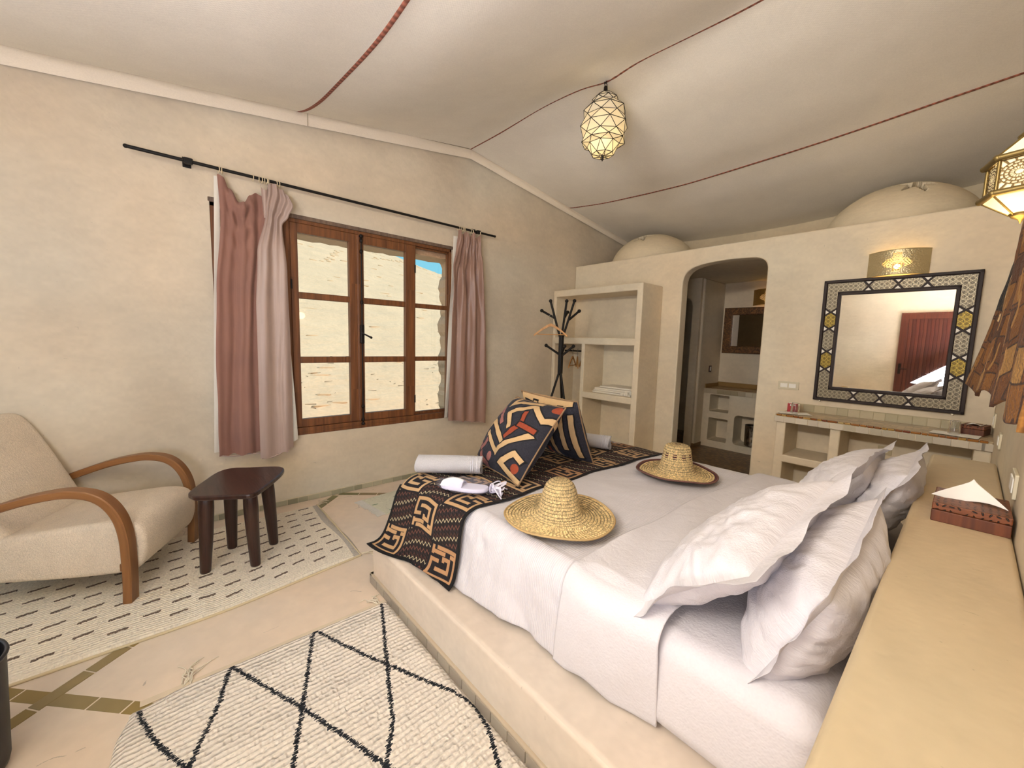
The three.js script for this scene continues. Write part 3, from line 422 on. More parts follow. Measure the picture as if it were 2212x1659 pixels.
{ // bathroom seen through the arch
  const t = thing('washstand', 'masonry washstand with niches and tiled top inside the bathroom', 'counter', [6.2, 0, -2.63]);
  const Z = (z) => z + 2.63, D = 0.489, b = (z0, z1, y0, y1, x0 = 0) => box(x0, D, y0, y1, Z(z0), Z(z1), 0.008);
  const face = new THREE.Shape([[-0.0, 0], [2.7, 0], [2.7, 0.81], [0, 0.81]].map((p) => new THREE.Vector2(...p)));
  const hole = (z0, z1, y0, y1, r) => face.holes.push(rrect(Z(z0), y0, Z(z1), y1, r, THREE.Path));
  hole(-2.535, -2.262, 0.54, 0.795, 0.02); hole(-2.535, -2.262, 0.1, 0.445, 0.02); hole(-2.175, -1.75, 0.1, 0.53, 0.06);
  obj('body', [toX(extr(face, 0.32), 0.32), box(0.32, D - 0.002, 0, 0.81, 0.002, 2.7, 0)], M.bath, t);
  obj('top_slab', box(-0.015, D, 0.81, 0.885, 0.0, 2.7, 0.006), mat({ color: 0xb9a888, roughness: 0.5 }), t);
  const r = rng(44), br = [0x6b3a18, 0x8a5a24, 0x7a4a1e].map((c) => mat({ color: c, roughness: 0.3 })), cr = [0xb9ab90, 0xd0c4aa, 0xa89a7c].map((c) => mat({ color: c, roughness: 0.35 })), g1 = bx(0.03, 0.012, 0.075, [0, 0, 0], 0.002, 1), g2 = bx(0.006, 0.06, 0.092, [0, 0, 0], 0.002, 1);
  for (let i = 0; i < 10; i++) { const q = obj('edge_tile', g1, br[Math.floor(r() * 3)], t); q.position.set(0.003, 0.884, 0.06 + i * 0.08); }
  for (let i = 0; i < 8; i++) { const q = obj('face_tile', g2, cr[Math.floor(r() * 3)], t); q.position.set(-0.017, 0.842, 0.05 + i * 0.096); }
  obj('splashback', [box(D - 0.015, D - 0.001, 0.885, 0.955, 0, 2.7, 0.003), box(0.02, D, 0.885, 0.94, -0.002, 0.014, 0.003)], mat({ color: 0x94733c, roughness: 0.5 }), t);
  obj('basin_surface', box(0.03, D - 0.02, 0.885, 0.889, 0.02, 2.7, 0), mat({ color: 0xa08048, roughness: 0.35 }), t);
  const mr = thing('mirror', 'small mirror in a carved brown frame inside the bathroom', 'mirror', [6.69, 1.755, -2.14]);
  const of = shp([[-0.46, -0.345], [0.46, -0.345], [0.46, 0.345], [-0.46, 0.345]]); of.holes.push(new THREE.Path([[-0.335, -0.235], [-0.335, 0.235], [0.335, 0.235], [0.335, -0.235]].map((p) => new THREE.Vector2(...p))));
  const ct = tex(256, (u, v) => { const k = 0.55 + 0.8 * Math.pow(fbm(u * 18, v * 18, 5, 2, 18), 1.4); return [120 * k, 82 * k, 42 * k]; }, { rep: [4, 4] });
  obj('frame', toX(extr(of, 0.022, 0.012), -0.013), mat({ map: ct, roughness: 0.5, metalness: 0.2 }), mr);
  obj('mirror_glass', box(-0.022, -0.013, -0.24, 0.24, -0.34, 0.34, 0), mat({ color: 0xe8e4dc, metalness: 1, roughness: 0.03 }), mr);
  plate('switch_plate', 'small brown-edged switch plate on the dim bathroom side wall', 'switch', 0.075, 0.1, 2, [6.34, 1.165, -2.63], 0).children[0].material = mat({ color: 0x4a2a18, roughness: 0.5 });
  const bin = thing('waste_bin', 'small shiny hammered metal bin in the dark washstand alcove', 'bin', [6.32, 0.104, -1.955]);
  obj('bucket', lathe([[0, 0], [0.092, 0], [0.1, 0.01], [0.104, 0.29], [0.108, 0.297], [0.1, 0.298], [0.096, 0.29], [0.092, 0.012], [0, 0.01]], 40), mat({ color: 0x9c9284, metalness: 1, roughness: 0.22, bumpMap: tex(256, (u, v) => vn(u * 40, v * 30, 3, 10), { srgb: false, rep: [3, 2] }), bumpScale: 0.004 }), bin);
  obj('rim', new THREE.TorusGeometry(0.105, 0.004, 8, 40).rotateX(Math.PI / 2).translate(0, 0.297, 0), steel, bin);
  const tap = thing('wall_tap', 'dark tap jutting from the bathroom wall above the washstand', 'tap', [6.69, 1.16, -2.0]);
  obj('spout', [rod([0, 0, 0], [-0.12, 0.01, 0], 0.014), rod([-0.12, 0.012, 0], [-0.12, -0.05, 0], 0.012)], iron, tap); obj('knob', [rod([-0.05, 0, 0], [-0.05, 0.06, 0], 0.008), sph(0.018, [-0.05, 0.065, 0])], iron, tap);
}
{ // bathroom domes above the partition
  const star = () => { const s = []; for (let i = 0; i < 10; i++) { const a = i / 10 * Math.PI * 2, r = i % 2 ? 0.045 : 0.1; s.push([Math.cos(a) * r, Math.sin(a) * r]); } return s; };
  const sdist = (x, z, r0) => { const a = (Math.atan2(z, x) + 6.283) % (6.283 / 5), d = Math.hypot(x, z), m = Math.abs(a - 6.283 / 10) / (6.283 / 10); return d - r0 * (0.42 + 0.58 * Math.pow(m, 1.6)); };
  const dome = (label, x, z, r, h, dz) => { const t = thing('dome', label, 'dome', [x, 2.57, z]);
    const g = grid(240, 120, (u, v) => { const a = u * Math.PI * 2, b = v * Math.PI / 2, rr = r * Math.pow(Math.sin(b), 0.95), X = rr * Math.cos(a), Z = rr * Math.sin(a); return [X, h * Math.cos(b) + 0.012 * fbm(X * 6, Z * 6, 3, 3), Z]; }, { uv: (u, v) => [u * 3, v] });
    const p = g.attributes.position, I = [], ix = g.index.array; for (let k = 0; k < ix.length; k += 3) { const m = [0, 1, 2].map((q) => (p.getX(ix[k + q]))).reduce((s, q) => s + q) / 3, n = [0, 1, 2].map((q) => p.getZ(ix[k + q])).reduce((s, q) => s + q) / 3; if (sdist(m + 0.31, n - dz, 0.13) > 0) I.push(ix[k], ix[k + 1], ix[k + 2]); } g.setIndex(I); // the star is left open
    obj('shell', shell(g, 0.05), M.dome, t); return t; };
  dome('small round plaster dome with a star opening, above the shelves', 5.3, -3.10, 0.56, 0.44, 0.02); dome('large round plaster dome with a star opening, above the mirror wall', 5.3, -0.58, 0.56, 0.45, 0.12);
}
// ---------------------------------------------------------------- mirror, lamps, hangings, things on the counter and ledge
const brass = mat({ color: 0xa88f5c, metalness: 0.85, roughness: 0.38 });
{ // big mirror with metal filigree and bone inlay; local: x = along the wall (towards the headboard wall), y up, z out of the wall
  const t = thing('mirror', 'big wall mirror in a dark frame with silver filigree and bone triangles', 'mirror', [XP - 0.008, 1.04, -0.47], -Math.PI / 2);
  t.rotation.set(0, -Math.PI / 2, 0); t.rotation.order = 'YXZ'; t.rotation.x = 0.0157;
  const w = 0.47, h = 1.075, fr = shp([[-w, 0], [w, 0], [w, h], [-w, h]]); fr.holes.push(new THREE.Path([[-0.345, 0.128], [-0.345, 0.945], [0.345, 0.945], [0.345, 0.128]].map((p) => new THREE.Vector2(...p))));
  const dk = mat({ color: 0x22110b, roughness: 0.6 }); obj('frame_board', extr(fr, 0.018, 0).translate(0, 0, 0), dk, t);
  const edge = (a, b, c, d, z0, z1) => [box(a, c, b, b + 0.024, z0, z1, 0.005), box(a, c, d - 0.024, d, z0, z1, 0.005), box(a, a + 0.024, b, d, z0, z1, 0.005), box(c - 0.024, c, b, d, z0, z1, 0.005)];
  obj('outer_moulding', edge(-w, 0, w, h, 0.0, 0.034), dk, t); obj('inner_moulding', edge(-0.366, 0.107, 0.366, 0.966, 0.0, 0.028), dk, t);
  obj('mirror_glass', box(-0.347, 0.347, 0.126, 0.947, 0.004, 0.009, 0), mat({ color: 0xf2efe8, metalness: 1, roughness: 0.015 }), t);
  // pierced metal: rows of eight-pointed stars
  const cell = (u, v) => { const n = 1; let x = u * n % 1 - 0.5, y = v * n % 1 - 0.5; const r = Math.hypot(x, y), a = Math.atan2(y, x), st = Math.abs(((a / (Math.PI / 4)) % 1 + 1) % 1 - 0.5) * 2; const s = 0.16 + 0.12 * st; const l1 = Math.abs(r - s) < 0.035, l2 = Math.abs(Math.abs(x) + Math.abs(y) - 0.5) < 0.04, l3 = Math.abs(Math.max(Math.abs(x), Math.abs(y)) - 0.42) < 0.035, l4 = r > s && r < 0.5 && st > 0.86; return l1 || l2 || l3 || l4 || r < 0.06; };
  const fil = (a, b) => tex(128, (u, v) => (cell(u, v) ? mul(a, 0.85 + 0.3 * vn(u * 20, v * 20, 3)) : b), { rep: [30, 30] });
  const hmap = tex(128, (u, v) => (cell(u, v) ? 1 : 0), { srgb: false, rep: [30, 30] });
  const sil = mat({ map: fil([206, 194, 164], [40, 28, 18]), bumpMap: hmap, bumpScale: 0.0015, metalness: 0.35, roughness: 0.4 }), gold = mat({ map: fil([214, 184, 78], [58, 42, 14]), bumpMap: hmap, bumpScale: 0.0015, metalness: 0.35, roughness: 0.4 }), bone = mat({ color: 0xf1ebdd, roughness: 0.4 });
  const plateG = (pts) => extr(shp(pts), 0.003, 0.001).translate(0, 0, 0.018), c = 0.065, k = 0.037; // band centre from the outer edge, half width
  const hexH = (a, b, y) => plateG([[a + 0.008, y], [a + k, y - k], [b - k, y - k], [b - 0.008, y], [b - k, y + k], [a + k, y + k]]), hexV = (a, b, x) => plateG([[x, a + 0.008], [x + k, a + k], [x + k, b - k], [x, b - 0.008], [x - k, b - k], [x - k, a + k]]);
  const X = [-0.166, 0.016, 0.184], XB = [-0.185, -0.013, 0.163], YL = [0.287, 0.447, 0.65, 0.797], YR = [0.277, 0.43, 0.632, 0.785];
  for (const [xs, y] of [[X, h - c], [XB, c]]) { obj('silver_plate', hexH(xs[0], xs[1], y), sil, t); obj('silver_plate', hexH(xs[1], xs[2], y), sil, t); }
  for (const [ys, x] of [[YL, -w + c], [YR, w - c]]) { obj('gold_plate', hexV(ys[0], ys[1], x), gold, t); obj('silver_plate', hexV(ys[1], ys[2], x), sil, t); obj('gold_plate', hexV(ys[2], ys[3], x), gold, t); }
  const corner = (sx, sy, xe, ye) => { // L-shaped plate: from the crossing on the horizontal band round the corner to the one on the vertical band
    const ox = sx * w, oy = sy > 0 ? h : 0, P = (dx, dy) => [ox - sx * dx, oy - sy * dy], hx = Math.abs(ox - xe), hy = Math.abs(oy - ye);
    const pts = [P(hx - 0.008, c), P(hx - k, c - k), P(c - k, c - k), P(c - k, hy - k), P(c, hy - 0.008), P(c + k, hy - k), P(c + k, c + k), P(hx - k, c + k)]; obj('corner_plate', plateG(sx * sy > 0 ? pts : pts.reverse()), sil, t); };
  corner(-1, 1, X[0], YL[3]); corner(1, 1, X[2], YR[3]); corner(-1, -1, XB[0], YL[0]); corner(1, -1, XB[2], YR[0]);
  const tri = (a) => obj('bone_triangle', extr(shp(a), 0.003, 0.0008).translate(0, 0, 0.018), bone, t), q = 0.019;
  for (const [xs, y] of [[X, h - c], [XB, c]]) for (const x of xs) for (const s of [1, -1]) tri(s > 0 ? [[x, y + s * 0.014], [x + q, y + s * k], [x - q, y + s * k]] : [[x, y + s * 0.014], [x - q, y + s * k], [x + q, y + s * k]]);
  for (const [ys, x] of [[YL, -w + c], [YR, w - c]]) for (const y of ys) for (const s of [1, -1]) tri(s > 0 ? [[x + s * 0.014, y], [x + s * k, y - q], [x + s * k, y + q]] : [[x + s * 0.014, y], [x + s * k, y + q], [x + s * k, y - q]]);
  obj('support_peg', [-0.42, 0.41].map((x) => sph(0.009, [x, -0.006, 0.02])), mat({ color: 0xe8e0cc, roughness: 0.5 }), t);
}
function glow(t, pos, color, r, k, intensity, lamp) { // bulb: glowing mesh and the lamp light within it
  obj('bulb', sph(r, pos), mat({ color: 0xfff2d0, emissive: color, emissiveIntensity: k, roughness: 0.4 }), t);
  const l = new THREE.PointLight(color, intensity); l.position.set(...pos); l.shadow.radius = r / 0.02; l.name = lamp; t.add(l);
}
function sconce(label, pos, turn, w, h, d, col, k, inten) { // bowed pierced metal sheet standing off the wall; local z out of the wall, base at its bottom
  const t = thing('wall_sconce', label, 'wall lamp', pos, turn), n = 512;
  const motif = (u, v) => { const x = (u - 0.5) * w / h * 1.0, y = v - 0.47, ax = Math.abs(x); const body = ax / 0.62 + Math.abs(y) / 0.42 < 0.9 - 0.25 * Math.sin(ax * 9) ** 2 * 0.6 || (ax < 0.14 && y > -0.36 && y < 0.42); if (!body) { const a = Math.hypot((u * 23 + (Math.floor(v * 9) % 2) * 0.5) % 1 - 0.5, (v * 9) % 1 - 0.5); return ax < 0.75 && a < 0.07 && hash(Math.floor(u * 23), Math.floor(v * 9), 2) > 0.45; } const c1 = Math.sin(ax * 34 + Math.sin(y * 16) * 2.2), c2 = Math.cos(y * 30 + Math.sin(ax * 19) * 2); return Math.abs(c1 * c2) > 0.28; };
  const am = tex(n, (u, v) => (motif(u, v) ? 0 : 1), { srgb: false }); am.wrapS = am.wrapT = THREE.ClampToEdgeWrapping;
  const metal = mat({ color: col, metalness: 0.75, roughness: 0.42, alphaMap: am, alphaTest: 0.5, side: THREE.DoubleSide, bumpMap: tex(256, (u, v) => vn(u * 60, v * 30, 5, 30), { srgb: false }), bumpScale: 0.002 });
  obj('shade', grid(48, 12, (u, v) => { const a = (u - 0.5) * 2; return [a * w / 2, h * v + 0.02 * h * (1 - a * a), d * (1 - a * a * 0.88)]; }), metal, t);
  obj('rim', [h * 0.004, h].map((y) => tube(new THREE.CatmullRomCurve3(Array.from({ length: 13 }, (_, i) => { const a = (i / 12 - 0.5) * 2; return V([a * w / 2, y + 0.02 * h * (1 - a * a), d * (1 - a * a * 0.88)]); })), 0.003, 40, 6)), mat({ color: col, metalness: 0.8, roughness: 0.4 }), t);
  obj('back_bracket', [box(-0.03, 0.03, h * 0.25, h * 0.5, 0.0, 0.02, 0.004), rod([0, h * 0.35, 0.01], [0, h * 0.35, d * 0.5], 0.012)], brass, t);
  for (const s of [-1, 1]) obj('side_tab', box(s * (w / 2 - 0.006) - 0.005, s * (w / 2 - 0.006) + 0.005, 0.1 * h, 0.9 * h, 0.0, d * 0.12, 0.002), brass, t);
  glow(t, [0, h * 0.36, d * 0.55], 0xffcf78, 0.02, k, inten, 'sconce_light'); return t;
}
sconce('curved pierced pale-metal wall lamp lit above the big mirror', [XP, 2.118, -0.474], -Math.PI / 2, 0.372, 0.195, 0.10, 0xcdbf98, 12, 0.07);
sconce('small pierced brass wall lamp glowing inside the bathroom', [6.69, 2.125, -2.02], -Math.PI / 2, 0.40, 0.22, 0.1, 0xb08a48, 6, 0.015);
{ // faceted glass pendant
  const t = thing('pendant_lamp', 'faceted white-glass pendant lamp with dark metal seams under the ceiling', 'pendant lamp', [2.713, 2.952, -2.075]);
  const N = 8, rings = [[0.475, 0.05, 0], [0.432, 0.10, 0.5], [0.402, 0.104, 0], [0.352, 0.163, 0.5], [0.30, 0.156, 0], [0.235, 0.184, 0.5], [0.17, 0.158, 0], [0.118, 0.17, 0.5], [0.10, 0.124, 0], [0.03, 0.086, 0.5], [0.018, 0.02, 0]].map(([y, r, o]) => Array.from({ length: N }, (_, i) => { const a = (i + o) / N * Math.PI * 2 + 0.3; return [r * Math.cos(a), y, r * Math.sin(a)]; }));
  const gm = phys({ color: 0xf4ecd8, transmission: 0.5, thickness: 0, roughness: 0.78 }), E = new Set(), L = []; let k = 0;
  const edge = (a, b) => { const key = [a, b].map((p) => p.map((x) => x.toFixed(4)).join()).sort().join('|'); if (E.has(key)) return; E.add(key); L.push(rod(a, b, 0.0026, 0.0026, 5)); };
  const tri = (a, b, c) => { const g = new THREE.BufferGeometry(); g.setAttribute('position', new THREE.Float32BufferAttribute([...a, ...b, ...c], 3)); g.setAttribute('uv', new THREE.Float32BufferAttribute([0, 0, 1, 0, 0, 1], 2)); g.computeVertexNormals(); obj('pane', g, gm, t); edge(a, b); edge(b, c); edge(c, a); k++; };
  for (let j = 0; j < rings.length - 1; j++) for (let i = 0; i < N; i++) { const A = rings[j], B = rings[j + 1], o = j % 2 ? 1 : 0; // staggered rings: down- and up-pointing facets
    tri(A[i], A[(i + 1) % N], B[(i + o) % N]); tri(A[i], B[(i + o) % N], B[(i + o - 1 + N) % N]); }
  obj('lead_frame', L, iron, t);
  obj('top_cap', [lathe([[0, 0.53], [0.014, 0.53], [0.016, 0.50], [0.024, 0.48], [0.046, 0.474], [0, 0.47]], 20)], iron, t);
  obj('finial', lathe([[0, 0.036], [0.022, 0.034], [0.012, 0.02], [0.009, 0.004], [0.013, -0.004], [0.005, -0.012], [0, -0.024]], 16), iron, t);
  obj('hanging_ring', [new THREE.TorusGeometry(0.016, 0.0025, 8, 24).translate(0, 0.545, 0), new THREE.TorusGeometry(0.011, 0.002, 8, 20).rotateY(1.3).translate(-0.01, 0.56, 0)], iron, t);
  obj('hook', tube([[0, 0.555, 0], [0.006, 0.575, 0], [0, 0.60, 0]], 0.0025, 12), iron, t);
  glow(t, [0, 0.14, 0], 0xffe2a0, 0.032, 1.6, 0.085, 'pendant_light');
}
{ // brass lantern on the headboard wall
  const t = thing('brass_lantern', 'pierced brass hexagonal lantern lit high on the headboard wall', 'lantern', [1.96, 1.965, 0.055]);
  const n = 6, ap = (r, i) => { const a = (i + 0.5) / n * Math.PI * 2 + 0.25; return [r * Math.cos(a), r * Math.sin(a)]; };
  const pier = tex(256, (u, v) => { const x = u - 0.5, y = (v - 0.5) * 1.25, r = Math.hypot(x, y), a = Math.atan2(y, x), pet = Math.abs(Math.sin(a * 8)), e = Math.min(u, 1 - u, v, 1 - v) < 0.03; if (e) return 1; if (r < 0.10) return 0; if (r < 0.125) return 1; const ring = Math.abs(r - 0.24) < 0.02 || Math.abs(r - 0.36) < 0.02 || Math.abs(r - 0.47) < 0.02; const ph = r < 0.24 ? 0 : r < 0.36 ? 0.5 : r < 0.47 ? 0 : 0.5; return ring || Math.abs(Math.sin(a * 8 + ph * Math.PI)) < 0.42 ? 1 : 0; }, { srgb: false }); pier.wrapS = pier.wrapT = THREE.ClampToEdgeWrapping;
  const pm = mat({ color: 0x5c4a28, metalness: 0.7, roughness: 0.5, alphaMap: pier, alphaTest: 0.5, side: THREE.DoubleSide }), old = mat({ color: 0x7d6a3e, metalness: 0.75, roughness: 0.42 }), milk = mat({ color: 0xfff1cc, emissive: 0xffdf9c, emissiveIntensity: 0.30, roughness: 0.6 }), fr = mat({ color: 0xffedc4, emissive: 0xffdf9c, emissiveIntensity: 0.24, roughness: 0.5 });
  const q4 = (a, b, c, d) => { const g = new THREE.BufferGeometry(); g.setAttribute('position', new THREE.Float32BufferAttribute([...a, ...b, ...c, ...a, ...c, ...d], 3)); g.setAttribute('uv', new THREE.Float32BufferAttribute([0, 0, 1, 0, 1, 1, 0, 0, 1, 1, 0, 1], 2)); g.computeVertexNormals(); return g; };
  for (let i = 0; i < n; i++) { const a = ap(0.082, i), b = ap(0.082, i + 1), a2 = ap(0.076, i), b2 = ap(0.076, i + 1);
    obj('pierced_panel', q4([b[0], 0.02, b[1]], [a[0], 0.02, a[1]], [a[0], 0.105, a[1]], [b[0], 0.105, b[1]]), pm, t); obj('frosted_pane', q4([b2[0], 0.02, b2[1]], [a2[0], 0.02, a2[1]], [a2[0], 0.105, a2[1]], [b2[0], 0.105, b2[1]]), fr, t);
    obj('corner_bar', rod([a[0], 0.015, a[1]], [a[0], 0.11, a[1]], 0.0045), old, t);
    const c = ap(0.09, i), d = ap(0.09, i + 1); for (const y of [0.012, 0.112]) obj('rolled_rim', [rod([c[0], y, c[1]], [d[0], y, d[1]], 0.0085), sph(0.0095, [c[0], y, c[1]])], old, t);
    const e = ap(0.024, i), f = ap(0.024, i + 1); obj('glass_pane', q4([e[0], -0.045, e[1]], [c[0] * 0.93, 0.004, c[1] * 0.93], [d[0] * 0.93, 0.004, d[1] * 0.93], [f[0], -0.045, f[1]]), milk, t); obj('seam', rod([c[0] * 0.93, 0.003, c[1] * 0.93], [e[0], -0.046, e[1]], 0.0025), old, t);
    obj('roof_pane', q4([c[0] * 0.95, 0.12, c[1] * 0.95], [e[0], 0.175, e[1]], [f[0], 0.175, f[1]], [d[0] * 0.95, 0.12, d[1] * 0.95]), milk, t); obj('seam', rod([c[0] * 0.95, 0.12, c[1] * 0.95], [e[0], 0.176, e[1]], 0.003), old, t); }
  obj('crown', lathe([[0, 0.17], [0.028, 0.172], [0.03, 0.18], [0.012, 0.2], [0.006, 0.23], [0, 0.235]], 18), old, t); obj('bottom_knob', lathe([[0, -0.04], [0.026, -0.044], [0.02, -0.054], [0.006, -0.062], [0, -0.075]], 16), old, t);
  obj('wall_arm', [tube([[0, 0.23, 0], [0, 0.27, 0.02], [0, 0.27, 0.09]], 0.005, 20), box(-0.02, 0.02, 0.23, 0.3, 0.085, 0.094, 0.003)], old, t);
  const l = new THREE.PointLight(0xffd898, 0.1); l.name = 'lantern_light'; l.position.set(-0.02, -0.11, -0.02); l.shadow.radius = 3; t.add(l);
}
{ // patchwork textile hanging on the headboard wall: base at its bottom edge, x towards the bathroom
  const t = thing('textile_hanging', 'brown and gold patchwork textile hanging on the headboard wall', 'textile', [0.75, 1.41, ZH]);
  const mp = ctex(1024, 512, (g, w, h) => { const r = rng(66); g.fillStyle = '#6e4516'; g.fillRect(0, 0, w, h);
    const cols = ['#7d5418', '#8a5e20', '#633c12', '#a8854a', '#744a18', '#93692a', '#573410'];
    for (let j = 0; j < 9; j++) for (let i = 0; i < 17; i++) { const x = i * 62 + 26 * (r() - 0.5), y = j * 58 + 26 * (r() - 0.5); g.fillStyle = cols[Math.floor(r() * 7)]; g.strokeStyle = '#3a2208'; g.lineWidth = 3; g.beginPath(); g.moveTo(x, y); g.lineTo(x + 60 + 10 * r(), y + 8 * (r() - 0.5)); g.lineTo(x + 58, y + 52 + 8 * r()); g.lineTo(x + 6 * r(), y + 56); g.closePath(); g.fill(); g.stroke(); }
    for (let i = 0; i < 60; i++) { g.strokeStyle = ['#b8955a', '#a8854a', '#472a0c'][i % 3]; g.lineWidth = 5 + 8 * r(); g.lineCap = 'round'; const x = r() * w, y = r() * h; g.beginPath(); g.moveTo(x, y); g.quadraticCurveTo(x + 30 * (r() - 0.5), y + 30, x + 40 * (r() - 0.5), y + 50); g.stroke(); }
    g.fillStyle = '#17130f'; g.fillRect(w * 0.86, h * 0.30, w * 0.14, h * 0.34); g.strokeStyle = '#4a3c26'; g.lineWidth = 4; for (let i = 0; i < 30; i++) { const x = w * (0.87 + 0.12 * r()), y = h * (0.32 + 0.3 * r()); g.beginPath(); g.moveTo(x, y); g.lineTo(x + 18 * (r() - 0.5), y + 26 * r()); g.lineTo(x + 20, y + 10 * r()); g.stroke(); }
    g.fillStyle = '#e2cda0'; g.fillRect(w * 0.80, h * 0.50, w * 0.05, h * 0.09); g.fillRect(w * 0.86, h * 0.65, w * 0.1, h * 0.035); });
  mp.flipY = true;
  const bm = tex(256, (u, v) => 0.6 * fbm(u * 8, v * 8, 3, 4, 8) + 0.4 * vn(u * 100, v * 100, 4, 100), { srgb: false, rep: [3, 2] });
  obj('cloth', shell(grid(80, 60, (u, v) => { const far = Math.pow(u, 2.2), x = u * (0.78 + 0.07 * v) + 0.008 * Math.sin(v * 26) * u, y = 0.53 - 0.53 * v + 0.012 * Math.sin(u * 20) * v, z = -0.092 - 0.006 * Math.sin(u * 24 + v * 2) - 0.008 * fbm(u * 6, v * 6, 3, 3) + 0.012 * (1 - v) - 0.05 * far * Math.pow(v, 1.6); return [x, y, z]; }, { uv: (u, v) => [u, 1 - v] }), -0.006), mat({ map: mp, color: 0xcfc0b0, bumpMap: bm, bumpScale: 0.006, roughness: 1, side: THREE.DoubleSide }), t);
  obj('hanging_rod', [rod([-0.03, 0.535, -0.085], [0.82, 0.535, -0.085], 0.009), ...[0.1, 0.7].map((x) => box(x - 0.01, x + 0.01, 0.525, 0.545, -0.085, -0.001, 0.003))], W.dark, t);
}
function tissueBox(label, pos, turn, w, d, h, pulled) { // carved wooden box, local x long side
  const t = thing('tissue_box', label, 'tissue box', pos, turn);
  const carve = tex(256, (u, v) => { const g = 9, i = Math.floor(u * g), j = Math.floor(v * g), x = u * g - i - 0.5, y = v * g - j - 0.5, a = hash(i, j, 5) * 3.14, p = x * Math.cos(a) + y * Math.sin(a), q = -x * Math.sin(a) + y * Math.cos(a); return Math.hypot(p / 0.36, q / 0.13) < 1 && hash(i, j, 9) > 0.12 ? 0 : 1; }, { srgb: false, rep: [1 / 0.16, 1 / 0.16] });
  const cm = tex(256, (u, v) => { const g = 9, i = Math.floor(u * g), j = Math.floor(v * g), x = u * g - i - 0.5, y = v * g - j - 0.5, a = hash(i, j, 5) * 3.14, p = x * Math.cos(a) + y * Math.sin(a), q = -x * Math.sin(a) + y * Math.cos(a); const k = 0.8 + 0.4 * fbm(u * 4, v * 30, 3, 3); return Math.hypot(p / 0.36, q / 0.13) < 1 && hash(i, j, 9) > 0.12 ? [30, 16, 9] : [112 * k, 62 * k, 32 * k]; }, { rep: [1 / 0.16, 1 / 0.16] });
  obj('box_body', box(-w / 2, w / 2, 0, h * 0.62, -d / 2, d / 2, 0.003), W.box, t); obj('lid', [box(-w / 2, w / 2, h * 0.63, h, -d / 2, d / 2, 0.004)], mat({ map: cm, bumpMap: carve, bumpScale: 0.004, roughness: 0.5 }), t);
  const wm = mat({ color: 0xf4f1ea, roughness: 1, side: THREE.DoubleSide });
  obj('tissue', shell(grid(20, 20, (u, v) => pulled ? ((a) => { const s = (1 - v), x = lerp(lerp(-0.085, 0.10, u), 0.0, Math.pow(1 - s, 1.0) * 0.92); return [x, h + 0.003 + 0.075 * Math.pow(v, 0.9) * (1 - 0.35 * Math.abs(u - 0.5)) + 0.006 * Math.sin(u * 7) * s, -0.045 + 0.06 * v + 0.03 * s * Math.sin(u * 3.1)]; })() : [lerp(-0.09, 0.05, u), h + 0.004 + 0.012 * Math.sin(u * 4 + v * 2) * Math.sin(Math.PI * v), lerp(-0.03, 0.04, v)]), 0.0012), wm, t);
  return t;
}
tissueBox('carved dark wooden tissue box with a white tissue, on the plaster ledge', [2.2, 0.899, 0.048], Math.PI / 2 - 0.0, 0.185, 0.255, 0.068, true);
tissueBox('dark wooden tissue box at the far end of the vanity counter', [4.47, 0.916, 0.065], -0.2, 0.17, 0.12, 0.07, false);
{ // on the vanity counter
  const clear = phys({ color: 0xffffff, transmission: 1, thickness: 0.003, roughness: 0.02, ior: 1.45 });
  const tumbler = (label, x, z) => { const t = thing('glass_tumbler', label, 'glass', [x, 0.9195, z]); obj('glass_wall', lathe([[0, 0.098], [0.026, 0.098], [0.03, 0.092], [0.0355, 0.0], [0.0335, 0.0], [0.028, 0.088], [0.024, 0.09], [0, 0.09]], 36), clear, t); return t; };
  const paper = (label, x, z, a, w, d) => { const t = thing('paper_napkin', label, 'napkin', [x, 0.9155, z], a); obj('sheet', shell(grid(14, 14, (u, v) => [(u - 0.5) * w, 0.0025 + 0.003 * fbm(u * 3, v * 3, 7, 2), (v - 0.5) * d]), 0.0015), mat({ color: 0xf4f2ea, roughness: 0.9, side: THREE.DoubleSide }), t); return t; };
  paper('white paper napkin under the glass at the left counter end', 4.32, -1.02, 0.5, 0.15, 0.24); paper('white paper napkin under the glass at the right counter end', 4.29, -0.03, -0.1, 0.17, 0.24);
  tumbler('upside-down clear glass at the left counter end near the red box', 4.33, -1.015); tumbler('upside-down clear glass at the right counter end by the wooden tissue box', 4.31, -0.035);
  const c = thing('red_box', 'small red and white box behind the left glass on the counter', 'box', [4.42, 0.916, -1.055], 0.15);
  obj('carton', box(-0.033, 0.033, 0, 0.082, -0.04, 0.04, 0.003), mat({ color: 0xa01218, roughness: 0.5 }), c); obj('paper_top', [box(-0.028, 0.028, 0.078, 0.086, -0.034, 0.034, 0.002), box(-0.0335, -0.032, 0.06, 0.074, -0.02, 0.02, 0)], mat({ color: 0xece4dc, roughness: 0.7 }), c);
}
